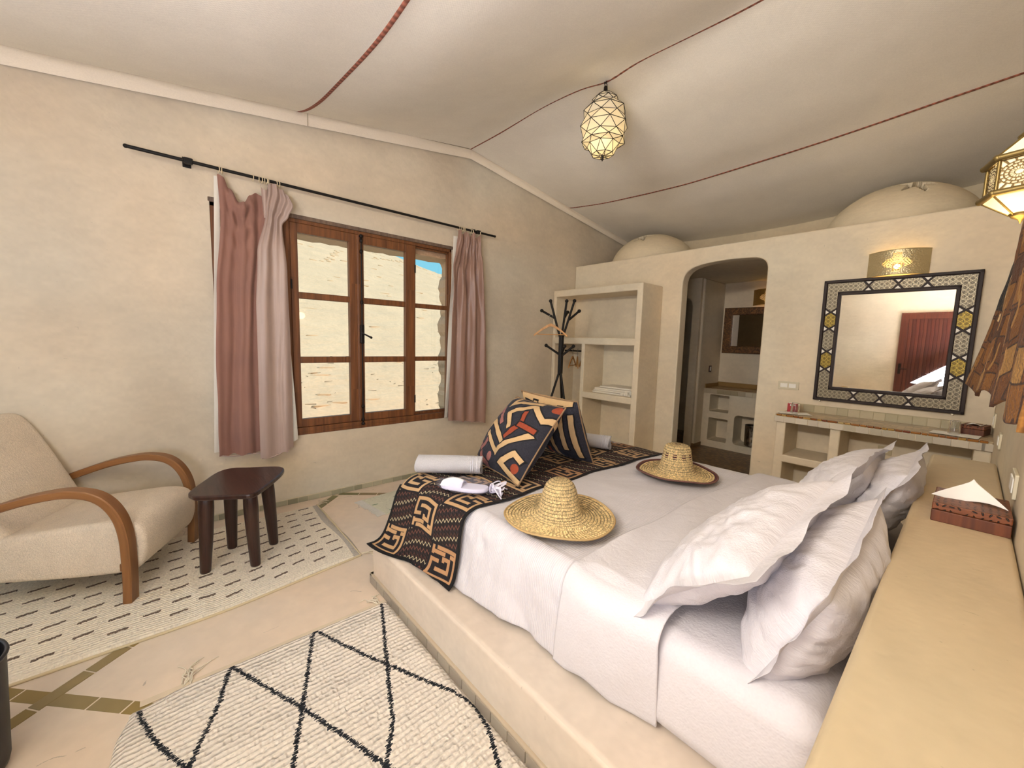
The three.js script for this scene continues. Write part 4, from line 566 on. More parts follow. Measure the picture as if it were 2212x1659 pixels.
{ // entrance door leaf standing against the left wall, seen in the mirror
  const t = thing('entrance_door', 'reddish slatted wooden door seen in the mirror on the opposite wall', 'door', [XL + 0.055, 0.02, -0.55]);
  const w = 0.42, h = 2.03; obj('door_frame', [box(-0.05, -0.01, 0, h, -w, -w + 0.11, 0.004), box(-0.05, -0.01, 0, h, w - 0.11, w, 0.004), box(-0.05, -0.01, h - 0.12, h, -w + 0.1, w - 0.1, 0.004), box(-0.05, -0.01, 0, 0.14, -w + 0.1, w - 0.1, 0.004), box(-0.05, -0.035, 0.1, h - 0.1, -w + 0.1, w - 0.1, 0)], W.door, t);
  const cs = [0xffffff, 0xe4c8b8, 0xf8e0d0, 0xd8b8a8].map((c) => mat({ map: W.door.map, bumpMap: W.door.bumpMap, bumpScale: 0.0008, color: c, roughness: 0.5 })), pg = bx(0.022, h - 0.25, 0.05, [0, 0, 0], 0.006, 2);
  for (let i = 0; i < 12; i++) { const q = obj('plank', pg, cs[(i * 7) % 4], t); q.position.set(-0.026, h / 2 + 0.01, -w + 0.137 + i * 0.0497); }
  obj('handle', [box(-0.012, -0.004, 0.86, 1.06, -w + 0.035, -w + 0.075, 0.003), rod([-0.006, 0.965, -w + 0.055], [0.04, 0.965, -w + 0.055], 0.008), rod([0.04, 0.965, -w + 0.055], [0.04, 0.96, -w + 0.16], 0.008)], iron, t);
}
// ---------------------------------------------------------------- armchair, stool, bin, rugs
{ // armchair; local x = forward, z = towards the camera side (near arm at z = 0, far arm at z = -0.69)
  const t = thing('armchair', 'cream wool lounge armchair with bent brown wooden arms', 'armchair', [-0.18, 0.012, -2.95], -0.4567);
  const ut = tex(512, (u, v) => { const k = 1 + 0.10 * (vn(u * 170, v * 170, 4, 170) - 0.5) + 0.06 * (fbm(u * 8, v * 8, 5, 3, 8) - 0.5); return [226 * k, 211 * k, 190 * k]; }, { rep: [2, 2] }), uh = tex(512, (u, v) => vn(u * 150, v * 150, 7, 150) * 0.6 + 0.4 * fbm(u * 40, v * 40, 8, 2, 40), { srgb: false, rep: [2, 2] });
  const wool = phys({ map: ut, bumpMap: uh, bumpScale: 0.003, roughness: 1, sheen: 0.3, sheenRoughness: 0.6, sheenColor: new THREE.Color(0xfff4e4) });
  const spl = (pts) => { const s = new THREE.Shape(), c = new THREE.CatmullRomCurve3(pts.map(([x, y]) => new THREE.Vector3(x, y, 0)), true, 'catmullrom', 0.45).getPoints(70); s.moveTo(c[0].x, c[0].y); c.slice(1, -1).forEach((p) => s.lineTo(p.x, p.y)); return s; };
  const cushion = (pts, z0, z1, bev) => new THREE.ExtrudeGeometry(spl(pts), { depth: z1 - z0 - 2 * bev, bevelEnabled: true, bevelThickness: bev, bevelSize: bev * 0.8, bevelOffset: -bev * 0.8, bevelSegments: 6, curveSegments: 4 }).translate(0, 0, z0 + bev);
  const round = (g) => toCreasedNormals(g, 1.0);
  obj('seat', round(cushion([[-0.66, 0.372], [-0.45, 0.405], [-0.2, 0.432], [-0.06, 0.44], [0.02, 0.418], [0.055, 0.36], [0.058, 0.27], [0.035, 0.185], [-0.02, 0.14], [-0.2, 0.128], [-0.45, 0.135], [-0.68, 0.155], [-0.74, 0.26]], -0.635, -0.045, 0.035)), wool, t);
  obj('backrest', round(cushion([[-0.555, 0.385], [-0.60, 0.50], [-0.685, 0.69], [-0.775, 0.865], [-0.835, 0.945], [-0.90, 0.965], [-0.955, 0.93], [-0.955, 0.86], [-0.87, 0.68], [-0.78, 0.48], [-0.70, 0.34], [-0.62, 0.33]], -0.635, -0.05, 0.04)), wool, t);
  const path = new THREE.CatmullRomCurve3([[0.0, 0.0], [0.005, 0.12], [0.006, 0.25], [0.002, 0.37], [-0.018, 0.475], [-0.06, 0.558], [-0.12, 0.610], [-0.20, 0.632], [-0.29, 0.631], [-0.45, 0.597], [-0.65, 0.525], [-0.85, 0.445], [-0.98, 0.39], [-1.06, 0.34]].map(([x, y]) => new THREE.Vector3(x, y, 0)), false, 'catmullrom', 0.5);
  const arm = (z) => { const n = 90, w = 0.036, h = 0.021, r = 0.005, sec = [[-w + r, h], [w - r, h], [w, h - r], [w, -h + r], [w - r, -h], [-w + r, -h], [-w, -h + r], [-w, h - r]]; const g = grid(8, n, (u, v) => { const p = path.getPointAt(v), q = path.getTangentAt(v), k = Math.round(u * 8) % 8, [a, b] = sec[k]; return [p.x - q.y * b, Math.max(p.y + q.x * b, 0), z + a]; }, { uv: (u, v) => [u * 0.22, v * 1.6] }); return toCreasedNormals(g, 0.6); };
  for (const z of [0.0, -0.69]) { const a = obj('arm', arm(z), W.arm, t); obj('joint', bx(0.003, 0.040, 0.0725, [-0.035, 0.53, z], 0.001), W.arm, a); }
  obj('rear_frame', [box(-1.0, -0.955, 0.0, 0.42, -0.655, -0.615, 0.006), box(-1.0, -0.955, 0.0, 0.42, -0.07, -0.03, 0.006), box(-0.99, -0.96, 0.26, 0.30, -0.65, -0.04, 0.005)], W.arm, t);
  obj('seat_rail', [box(-0.06, -0.02, 0.155, 0.2, -0.66, -0.03, 0.006)], W.arm, t);
}
{ // dark stool
  const t = thing('stool', 'small dark brown wooden stool with four round legs beside the armchair', 'stool', [0.37, 0.012, -3.07]);
  const P = [[0.099, -3.024], [0.104, -2.946], [0.139, -2.893], [0.286, -2.808], [0.383, -2.761], [0.474, -2.867], [0.589, -3.048], [0.638, -3.162], [0.634, -3.23], [0.59, -3.276], [0.458, -3.347], [0.355, -3.40], [0.269, -3.358], [0.182, -3.203]].map(([x, z]) => new THREE.Vector3(x - 0.37, 0, z + 3.07));
  const c = new THREE.CatmullRomCurve3(P, true, 'catmullrom', 0.5).getPoints(80), s = new THREE.Shape(); s.moveTo(c[0].x, -c[0].z); c.slice(1, -1).forEach((p) => s.lineTo(p.x, -p.z));
  const g = new THREE.ExtrudeGeometry(s, { depth: 0.012, bevelEnabled: true, bevelThickness: 0.009, bevelSize: 0.012, bevelOffset: -0.012, bevelSegments: 4 }).rotateX(-Math.PI / 2).translate(0, 0.518, 0); obj('seat_top', g, W.dark, t);
  for (const [a, b] of [[[0.158, -3.03], [0.178, -2.985]], [[0.41, -2.93], [0.385, -2.865]], [[0.324, -3.28], [0.325, -3.22]], [[0.558, -3.17], [0.515, -3.09]]]) obj('leg', jig(lathe([[0, 0], [0.026, 0], [0.029, 0.01], [0.037, 0.25], [0.041, 0.42], [0.038, 0.514], [0, 0.514]], 20).applyMatrix4(new THREE.Matrix4().makeShear(0, 0, (b[0] - a[0]) / 0.51, (b[1] - a[1]) / 0.51, 0, 0)).translate(a[0] - 0.37, 0, a[1] + 3.07), 0.006, 3, 8), W.dark, t);
}
{
  const t = thing('waste_bin', 'black round bin on the floor at the lower left edge', 'bin', [-0.592, 0, -2.07]);
  obj('bucket', lathe([[0, 0.004], [0.12, 0.0], [0.134, 0.008], [0.139, 0.03], [0.152, 0.395], [0.158, 0.402], [0.156, 0.41], [0.147, 0.405], [0.133, 0.03], [0, 0.02]], 48), mat({ color: 0x151416, roughness: 0.45 }), t);
  obj('rim', new THREE.TorusGeometry(0.1525, 0.006, 10, 48).rotateX(Math.PI / 2).translate(0, 0.402, 0), mat({ color: 0x2c2d33, roughness: 0.35 }), t);
}
// rugs: knotted pile, dyed marks
function pile(n, fx, fy, seed) { return tex(n, (u, v) => { const row = Math.abs((v * fy + 0.25 * (vn(u * fx * 0.5, v * fy, seed, 0) - 0.5)) % 1 - 0.5) * 2, kn = vn(u * fx, Math.floor(v * fy) * 3.7, seed + 2); return clamp(0.55 * (1 - row * row) + 0.45 * kn * (1 - 0.3 * row)); }, { srgb: false }); }
function woolPaint(g, w, h, base, seed, fx, fy) { const r = rng(seed); g.fillStyle = base; g.fillRect(0, 0, w, h); const c = hex(parseInt(base.slice(1), 16)); for (let i = 0; i < w * h / 70; i++) { const k = 0.86 + 0.24 * r(); g.fillStyle = `rgba(${Math.min(255, c[0] * k)},${Math.min(255, c[1] * k)},${Math.min(255, c[2] * k)},0.55)`; g.fillRect(r() * w, r() * h, fx * (0.6 + r()), fy * (0.6 + 0.8 * r())); } }
function fringe(list, x, z, ang, n, len, r, rad = 0.0022) { for (let i = 0; i < n; i++) { const a = ang + (r() - 0.5) * 1.0, l = len * (0.6 + 0.7 * r()), ox = (r() - 0.5) * 0.03, oz = (r() - 0.5) * 0.03, P = []; for (let k = 0; k <= 4; k++) P.push([x + ox + Math.cos(a + k * 0.25 * (r() - 0.4)) * l * k / 4, 0.006 + 0.006 * Math.sin(k), z + oz + Math.sin(a + k * 0.2 * (r() - 0.5)) * l * k / 4]); list.push(tube(P, rad, 10, 5)); } }
{
  const x0 = -1.3, x1 = 1.0, z0 = -3.72, z1 = -2.53, S = 780, w = Math.round((x1 - x0) * S), h = Math.round((z1 - z0) * S);
  const skew = (x) => poly([[-1.3, 0.0], [0.07, 0.0], [0.97, -0.115]])(x);
  const tx = ctex(w, h, (g) => { woolPaint(g, w, h, '#efe5d2', 5, 4, 9); const r = rng(31);
    for (let i = 0; i < 20; i++) for (let j = 0; j < 12; j++) { const x = -1.19 + i * 0.1215 + 0.012 * (r() - 0.5), z = -2.66 - 0.134 * j - (i % 2 ? 0.067 : 0) + 0.014 * (r() - 0.5) + 0.11 * Math.max(0, 0) ; if (z < z0 + 0.05 || x > 0.92) continue; const px = (x - x0) * S, py = (z - z0) * S, L = (0.062 + 0.016 * r()) * S; for (let k = 0; k < 26; k++) { g.fillStyle = ['#6a5a4e', '#5a4a40', '#78685a'][k % 3]; const a = (k / 25 - 0.5) * L; g.fillRect(px + a - 3, py - a * 0.12 - 6 + 7 * (r() - 0.5), 4 + 3 * r(), 8 + 7 * r()); } }
    g.fillStyle = 'rgba(176,170,160,0.75)'; g.fillRect(w - 0.055 * S, 0, 0.055 * S, h); });
  const bm = pile(512, 130, 52, 11); bm.repeat.set(2.3, 1.2); const bm2 = bm;
  const t = thing('rug', 'cream wool rug with rows of short dark dashes under the armchair', 'rug', [0, 0, 0]);
  obj('pile', grid(170, 90, (u, v) => { const x = lerp(x0, x1, u), z = lerp(z0, z1, v) + skew(x) * v + 0.008 * Math.sin(x * 7) * (v > 0.5 ? 1 : 0.4), e = Math.min(u * 60, (1 - u) * 60, v * 40, (1 - v) * 40, 1); return [x + 0.01 * Math.sin(z * 8) * u, 0.001 + 0.012 * Math.sqrt(e) + 0.003 * (fbm(x * 6, z * 6, 4, 2) - 0.5) * e + 0.006 * Math.exp(-Math.pow((x - 0.1 - 0.03 * Math.sin(z * 9)) * 40, 2)) * e, z]; }, { uv: (u, v) => [u, 1 - v] }), mat({ map: tx, bumpMap: bm, bumpScale: 0.006, roughness: 1 }), t);
  obj('edge_binding', [tube([[x0, 0.006, z1], [-0.4, 0.006, z1 + 0.002], [0.2, 0.006, z1 - 0.004], [0.6, 0.006, z1 - 0.06], [0.985, 0.006, z1 - 0.118]], 0.007, 60), tube([[0.985, 0.006, z1 - 0.118], [0.99, 0.007, -3.0], [1.0, 0.006, -3.4], [0.998, 0.006, z0]], 0.006, 40)], mat({ color: 0xd3c3a0, roughness: 1 }), t);
  const L = [], r = rng(4); fringe(L, 1.0, -2.66, 0.1, 7, 0.12, r); fringe(L, 1.0, -3.7, -0.8, 6, 0.12, r); obj('fringe', L, mat({ color: 0xe2d6bd, roughness: 1 }), t);
}
{
  const x0 = -0.205, x1 = 0.912, z0 = -2.07, z1 = -0.35, S = 1100, w = Math.round((x1 - x0) * S), h = Math.round((z1 - z0) * S);
  const tx = ctex(w, h, (g) => { woolPaint(g, w, h, '#eee4d8', 9, 9, 4); const r = rng(77);
    const line = (pts) => { for (let i = 1; i < pts.length; i++) { const [ax, az] = pts[i - 1], [bx_, bz] = pts[i], n = Math.ceil(Math.hypot(bx_ - ax, bz - az) * S / 3); for (let k = 0; k < n; k++) { const t = k / n, x = (lerp(ax, bx_, t) - x0) * S, z = (lerp(az, bz, t) - z0) * S; g.fillStyle = ['#12161e', '#1a1f2a', '#0c0f15'][k % 3]; const L = 9 + 22 * r() * r(); g.fillRect(x - L / 2 + 12 * (r() - 0.5), z - 3 + 5 * (r() - 0.5), L, 3 + 3 * r()); } } };
    line([[0.878, -2.06], [0.719, -1.633], [0.615, -1.342], [0.529, -1.208], [0.44, -0.98], [0.30, -0.62]]); line([[0.524, -2.059], [0.654, -1.746], [0.782, -1.479], [0.87, -1.304], [0.905, -1.2]]); line([[0.524, -2.059], [0.427, -1.799], [0.363, -1.624], [0.281, -1.41], [0.16, -1.1], [0.04, -0.8]]);
    line([[0.176, -2.051], [0.256, -1.87], [0.363, -1.624], [0.453, -1.398], [0.522, -1.214], [0.65, -0.9], [0.78, -0.55]]); line([[0.176, -2.051], [0.116, -1.858], [0.061, -1.737], [0.015, -1.644], [-0.1, -1.35], [-0.19, -1.1]]); line([[-0.175, -2.05], [-0.12, -1.927], [-0.069, -1.795], [-0.009, -1.658], [0.12, -1.3], [0.28, -0.95]]); line([[0.905, -1.2], [0.882, -1.08], [0.828, -0.958], [0.7, -0.62]]); });
  const bm = pile(512, 90, 30, 21); bm.repeat.set(1.6, 2.4);
  const t = thing('rug', 'shaggy cream rug with thin dark diamond lines beside the bed', 'rug', [0, 0, 0]);
  obj('pile', grid(110, 160, (u, v) => { let x = lerp(x0, x1, u), z = lerp(z0, z1, v); const cr = sst(0.22, 0, u) * sst(0.16, 0, v); x += 0.0 + 0.045 * cr; z += 0.03 * cr - 0.0; const e = Math.min(u * 28, (1 - u) * 28, v * 45, (1 - v) * 45, 1); return [x + 0.006 * Math.sin(z * 30) * (1 - u) * (e < 1 ? 1 : 0.3), 0.001 + 0.022 * Math.sqrt(e) + 0.005 * (fbm(x * 9, z * 9, 14, 2) - 0.5) * e + 0.0022 * Math.sin(z * 300) * e, z]; }, { uv: (u, v) => [u, 1 - v] }), mat({ map: tx, bumpMap: bm, bumpScale: 0.012, roughness: 1 }), t);
  obj('flat_hem', box(x0 + 0.08, x1, 0.0005, 0.005, z0 - 0.022, z0 + 0.01, 0.002), mat({ color: 0xd8c8b0, roughness: 1 }), t);
  const L = [], r = rng(6); fringe(L, 0.87, z0 - 0.01, -1.9, 9, 0.08, r); fringe(L, 0.02, z0 - 0.01, -1.3, 9, 0.11, r); obj('fringe', L, mat({ color: 0xe6dcc8, roughness: 1 }), t);
}
{
  const tx = ctex(512, 256, (g, w, h) => { woolPaint(g, w, h, '#d5d3be', 15, 5, 3); g.fillStyle = '#9aa68c'; for (let i = 0; i < 40; i++) g.fillRect((i * 97) % w, (i * 61) % h, 16, 5); g.fillStyle = '#d8892c'; g.fillRect(60, 70, 26, 10); });
  const t = thing('rug', 'small pale fringed rug on the floor by the bed foot', 'rug', [1.345, 0, -3.58], 0.12);
  obj('weave', bx(0.75, 0.008, 0.42, [0.375, 0.0045, 0.21], 0.003), mat({ map: tx, roughness: 1, bumpMap: pile(128, 40, 30, 5), bumpScale: 0.004 }), t);
  const L = [], r = rng(8); for (let i = 0; i < 34; i++) { const z = 0.006 + i * 0.0123; L.push(tube([[0.0, 0.006, z], [-0.03, 0.007, z + 0.004 * (r() - 0.5)], [-0.06 - 0.015 * r(), 0.004, z + 0.012 * (r() - 0.5)]], 0.0035, 6, 5)); } obj('fringe', L, mat({ color: 0xdad6cc, roughness: 1 }), t);
}
// ---------------------------------------------------------------- bed
const TOP = 0.63, BX0 = 1.135, BX1 = 3.02;
const linenT = tex(512, (u, v) => { const k = 1 + 0.02 * (vn(u * 256, v * 256, 5, 256) - 0.5) + 0.02 * (fbm(u * 6, v * 6, 6, 3, 6) - 0.5); return [216 * k, 212 * k, 216 * k]; }), linenH = tex(512, (u, v) => { const w = fbm(u * 5, v * 5, 9, 4, 5); return clamp(0.5 + 0.9 * (Math.abs(fbm(u * 9 + w * 2, v * 9, 19, 4, 9) - 0.5) - 0.1) + 0.12 * vn(u * 250, v * 250, 2, 250)); }, { srgb: false });
const linen = mat({ map: linenT, bumpMap: linenH, bumpScale: 0.006, roughness: 0.95, side: THREE.DoubleSide });
// cross-section over the mattress: near hem, near side, rounded shoulder, top, far shoulder, far side
function over(off, z, s, bottom = 0.275) { // s in [0, 1] along the section -> [x, y, part]
  const r = 0.085, xn = BX0 - off, xf = BX1 + off, yt = TOP + off, hem = bottom, side = yt - r - hem, top = xf - xn - 2 * r, q = Math.PI / 2 * r, tot = 2 * side + top + 2 * q; let d = s * tot;
  if (d < side) return [xn, hem + d, -1, (side - d) / side]; d -= side;
  if (d < q) { const a = d / r; return [xn + r - r * Math.cos(a), yt - r + r * Math.sin(a), -1, 0]; } d -= q;
  if (d < top) return [xn + r + d, yt, 0, 0]; d -= top;
  if (d < q) { const a = d / r; return [xf - r + r * Math.sin(a), yt - r + r * Math.cos(a), 1, 0]; } d -= q;
  return [xf, yt - r - d, 1, d / side];
}
{
  const t = thing('mattress', 'mattress under a smooth white fitted sheet on the plaster platform', 'mattress', [0, 0, 0]);
  const body = jig(bx(BX1 - BX0, 0.338, 2.04, [(BX0 + BX1) / 2, 0.44, -1.155], 0.075, 6), 0.02, 3, 2);
  obj('sheet_cover', body, linen, t);
}
const ribH = tex(512, (u, v) => 0.5 + 0.5 * Math.sin(v * 6.2832 * 72 + 0.6 * fbm(u * 10, v * 6, 3, 2, 10)) * (0.7 + 0.3 * vn(u * 60, v * 46, 4, 0)), { srgb: false, rep: [1 / 0.7, 1 / 0.7] });
const hemX = poly([[-2.25, 0.12], [-1.6, 0.088], [-1.22, 0.04], [-0.98, 0.005], [-0.77, -0.015], [-0.59, -0.035], [-0.4, 0]]); // how far the near hem stands out
{
  const t = tag(obj('coverlet', shell(grid(220, 150, (u, v) => {
    const z = lerp(-2.235, -0.80, v), [x, y, side, h] = over(0.012, z, u), dip = 0.02 * fbm(x * 2, z * 2, 31, 3) - 0.01, foot = sst(0.075, 0, z + 2.235);
    const wk = Math.abs(fbm(z * 11 + y * 9, y * 7 - z * 5, 37, 3) - 0.5), fold = side ? 0.016 * h * Math.sin(z * 14 + 3 * fbm(z * 3, 1, 5, 2)) + 0.026 * (fbm(z * 9 + y * 7, y * 4 - z * 4, 33, 3) - 0.5) * (0.35 + h) + 0.03 * (0.12 - wk) * sst(0.35, 0.55, y) : 0;
    return [x + (side ? side * (fold + (side < 0 ? hemX(z) : 0.03) * h) : 0), Math.max(y + (side ? 0.03 * h * fbm(z * 5, 2, 8, 2) : dip) - 0.05 * foot * (side ? 0.3 : 1) + (side ? 0 : 0.010 * (fbm(x * 9, z * 9, 35, 3) - 0.5)), 0.274), z];
  }, { uv: (u, v, p) => [p[0] + p[1], p[2]] }), 0.006), mat({ map: linenT, bumpMap: ribH, bumpScale: 0.0016, roughness: 0.95, side: THREE.DoubleSide })), 'white ribbed coverlet spread over most of the bed', 'coverlet');
  tag(obj('folded_top_sheet', shell(grid(200, 60, (u, v) => {
    const z0 = -0.55 + 0.0, z = lerp(-0.93, z0, v), [x, y, side, h] = over(0.034 - 0.012 * v, z, u, 0.285), e = Math.sin(Math.PI * clamp(v * 1.1 + 0.02));
    const slant = side < 0 ? -0.03 * h * (1 - v) : 0.07 * clamp((x - 2.2) / 0.8);
    return [x + side * (0.02 * e + 0.02 * (fbm(z * 5, y * 5, 43, 3) - 0.5) + (side < 0 ? hemX(z) : 0.02) * h * 0.9), Math.max(y + (side ? 0.012 * h * Math.sin(z * 22) : 0.014 * e + 0.022 * (fbm(x * 2.4 + z * 3, z * 7, 45, 3) - 0.5) + 0.010 * Math.sin(x * 9 + z * 26) * fbm(x * 2, z * 2, 7, 2)), 0.28), z + slant];
  }, { uv: (u, v, p) => [p[0] + p[1], p[2]] }), 0.006), linen), 'smooth white top sheet folded back across the bed below the pillows', 'sheet');
}
// a stuffed square or oblong: two bellied faces meeting in a seam; local x wide, y high, z thick
function stuffed(w, h, t, { seed = 1, wr = 0.006, pin = 0.06, nu = 48, nv = 40, sag = 0, pow = 2.6 } = {}) {
  const face = (s) => grid(nu, nv, (a, b) => { let u = (s > 0 ? a : 1 - a) * 2 - 1, v = b * 2 - 1; const e = (1 - Math.abs(u) ** pow) * (1 - Math.abs(v) ** pow), f = Math.pow(Math.max(e, 0), 0.55); const x = u * w / 2 * (1 - pin * (1 - v * v)), y = v * h / 2 * (1 - pin * (1 - u * u)); const n = fbm(u * 3 + seed, v * 3, seed + (s > 0 ? 0 : 9), 3) - 0.5, c = Math.sin((Math.atan2(v, u)) * 22 + 5 * n) * Math.max(Math.abs(u), Math.abs(v)) ** 4; return [x, y - sag * (u * u), s * (t / 2 * f * (1 + 0.25 * n) + wr * 0.6 * c * Math.sqrt(f)) + wr * (fbm(u * 7, v * 7, seed + 4, 2) - 0.5) * f * 2]; }, { uv: (a, b) => [s > 0 ? a : 1 - a, b] });
  return merge([face(1), face(-1)]);
}
function flangeRing(w, h, width, seed, pin = 0.06) { // loose cloth border round the seam
  const P = (t) => { const q = ((t % 1) + 1) % 1 * 4, k = Math.floor(q), f = (q - k) * 2 - 1, [u, v] = [[f, -1], [1, f], [-f, 1], [-1, -f]][k]; return [u, v]; };
  return shell(grid(240, 6, (a, b) => { const [u, v] = P(a), x = u * w / 2 * (1 - pin * (1 - v * v)), y = v * h / 2 * (1 - pin * (1 - u * u)), cx = Math.abs(u) > 0.999 ? Math.sign(u) : u * 0.9999 ** 1, L = Math.max(Math.abs(u), Math.abs(v)), du = Math.abs(u) > 0.985 ? Math.sign(u) : 0, dv = Math.abs(v) > 0.985 ? Math.sign(v) : 0; const n = fbm(a * 30, 2, seed, 3) - 0.5, m = fbm(a * 11, 5, seed + 2, 2) - 0.5; return [x + du * width * b, y + dv * width * b, (0.075 * m + 0.014 * n) * b * (width / 0.05)]; }, { uv: (a, b) => [a * 2.4, b * 0.06] }), 0.0015);
}
const pcT = mat({ map: (() => { const t = linenT.clone(); t.repeat.set(2, 1.5); return t; })(), bumpMap: (() => { const t = linenH.clone(); t.repeat.set(1.1, 0.8); return t; })(), bumpScale: 0.007, roughness: 0.95, side: THREE.DoubleSide });
function pillow(label, w, h, t, pos, xd, yd, seed, fl) {
  const o = thing('pillow', label, 'pillow', pos), X = V(xd).normalize(), Y = V(yd); Y.addScaledVector(X, -Y.dot(X)).normalize(); o.quaternion.setFromRotationMatrix(new THREE.Matrix4().makeBasis(X, Y, X.clone().cross(Y)));
  obj('pillow_body', stuffed(w, h, t, { seed, wr: 0.010, pin: 0.05, nu: 64, nv: 48 }), pcT, o); obj('flange', flangeRing(w, h, fl, seed + 30, 0.05), pcT, o); return o;
}
pillow('front white pillow nearest the camera with a wide wrinkled flange', 0.68, 0.46, 0.20, [1.465, 0.842, -0.465], [0.7, 0.13, 0.05], [0.11, 0.235, 0.25], 3, 0.058);
pillow('plump white pillow behind the front near one, leaning on the ledge', 0.66, 0.43, 0.26, [1.49, 0.775, -0.248], [0.65, 0.09, 0.0], [0, 0.9, 0.40], 13, 0.03);
pillow('front far-side white pillow with a bright flange hanging down', 0.64, 0.40, 0.19, [2.43, 0.862, -0.375], [1, 0.0, 0.0], [0, 0.76, 0.65], 23, 0.05);
pillow('far-side white pillow at the back, leaning on the ledge', 0.62, 0.40, 0.19, [2.47, 0.845, -0.205], [1, 0, 0], [0, 0.9, 0.42], 33, 0.04);
{ // woven throw across the foot
  const Wt = 2048, Ht = 560, tx = ctex(Wt, Ht, (g, w, h) => { const r = rng(52), S = 745; g.fillStyle = '#17110f'; g.fillRect(0, 0, w, h);
    for (let i = 0; i < 2600; i++) { g.fillStyle = ['rgba(52,34,28,0.5)', 'rgba(30,32,44,0.5)', 'rgba(12,9,8,0.6)'][i % 3]; g.fillRect(r() * w, r() * h, 16 * r(), 3); }
    const cw = h / 3, ch = 0.205 * S, cell = (i, j) => { const x = i * ch, y = j * cw; g.save(); g.beginPath(); g.rect(x, y, ch, cw); g.clip();
      if ((i + j) % 2) { for (let k = -4; k < 14; k++) { g.strokeStyle = ['#cbbd98', '#4a2c26', '#2c2226', '#6b4238', '#241a1c'][(k + 20) % 5]; g.lineWidth = (k + 20) % 5 === 0 ? 3.2 : 4.5; g.beginPath(); for (let q = -1; q < 18; q++) { const px = x + k * 15 + (q % 2 ? 15 : 0) + q * 3.2 - 8 + 1.5 * r(), py = y + q * 11.5 - (q % 2 ? 4 : 0); q === -1 ? g.moveTo(px, py) : g.lineTo(px, py); } g.stroke(); } }
      else { g.fillStyle = '#171318'; g.fillRect(x, y, ch, cw); const X = (a) => x + ch * (0.06 + 0.88 * a), Y = (b) => y + cw * (0.06 + 0.88 * b), v = (i * 7 + j * 3) % 3; const col = ['#b8946a', '#b0855e', '#bd9c74'][(i + 2 * j) % 3]; const ln = (pts) => { g.strokeStyle = col; g.lineWidth = 0.022 * S; g.lineJoin = 'miter'; g.lineCap = 'butt'; g.beginPath(); pts.forEach(([a, b], q) => (q ? g.lineTo(X(a), Y(b)) : g.moveTo(X(a), Y(b)))); g.stroke(); };
        const f = v === 1 ? ([a, b]) => [1 - a, b] : v === 2 ? ([a, b]) => [a, 1 - b] : (q) => q; for (const p of [[[0.06, 0.0], [0.06, 0.94], [0.94, 0.94], [0.94, 0.2]], [[0.06, 0.06], [0.55, 0.06], [0.55, 0.34]], [[0.30, 0.25], [0.30, 0.72], [0.66, 0.72], [0.66, 0.5], [0.55, 0.5]], [[0.8, 0.06], [0.8, 0.55]], [[0.7, 0.06], [0.98, 0.06]], [[0.80, 0.74], [0.80, 0.94]]]) ln(p.map(f)); }
      g.restore(); };
    for (let i = 0; i < 14; i++) for (let j = 0; j < 3; j++) cell(i, j);
    g.strokeStyle = '#0d0b0d'; g.lineWidth = 34; g.strokeRect(0, 0, w, h); });
  tx.flipY = false;
  const bm = tex(256, (u, v) => 0.5 * vn(u * 120, v * 40, 3, 40) + 0.5 * vn(u * 40, v * 120, 5, 40), { srgb: false, rep: [4, 1.2] });
  const sec = (v) => { const x = lerp(0.878, 1.006, sst(0, 0.75, v)), pts = [[x, 0.282], [lerp(0.93, 1.012, v), 0.287], [lerp(0.965, 1.03, v), 0.31], [lerp(1.02, 1.055, v), 0.42], [lerp(1.075, 1.083, v), 0.56], [lerp(1.125, 1.112, v), 0.625], [lerp(1.19, 1.17, v), 0.652], [1.3, 0.657], [2.0, 0.657], [2.9, 0.657], [3.0, 0.64], [3.055, 0.57], [3.07, 0.40]]; return new THREE.CatmullRomCurve3(pts.map(([a, b]) => new THREE.Vector3(a, b, 0)), false, 'centripetal'); };
  const SE = Array.from({ length: 31 }, (_, i) => sec(i / 30).getSpacedPoints(240));
  tag(obj('throw', shell(grid(240, 60, (u, v) => { const f = v * 30, a = Math.min(29, Math.floor(f)), k = f - a, i = Math.round(u * 240), p = SE[a][i].clone().lerp(SE[a + 1][i], k); const z = lerp(-2.268, -1.575, v) + 0.010 * Math.sin(u * 31) * (v > 0.5 ? 1 : 0.7) + 0.012 * sst(0.1, 0, u) * Math.sin(v * 9) + 0.05 * sst(0.45, 1.0, u) * v; const n = 0.010 * (fbm(p.x * 4, z * 5, 71, 3) - 0.5), edge = 0.02 * sst(0.035, 0, v); return [p.x, Math.max(p.y + (p.y > 0.5 ? n : 0.3 * Math.abs(n)) - (p.y > 0.6 ? edge : 0), 0.2785), z]; }, { uv: (u, v) => [u * 1.0, v] }), -0.005), mat({ map: tx, bumpMap: bm, bumpScale: 0.003, roughness: 1, side: THREE.DoubleSide })), 'dark woven throw with tan key motifs and zigzags across the bed foot', 'throw');
}
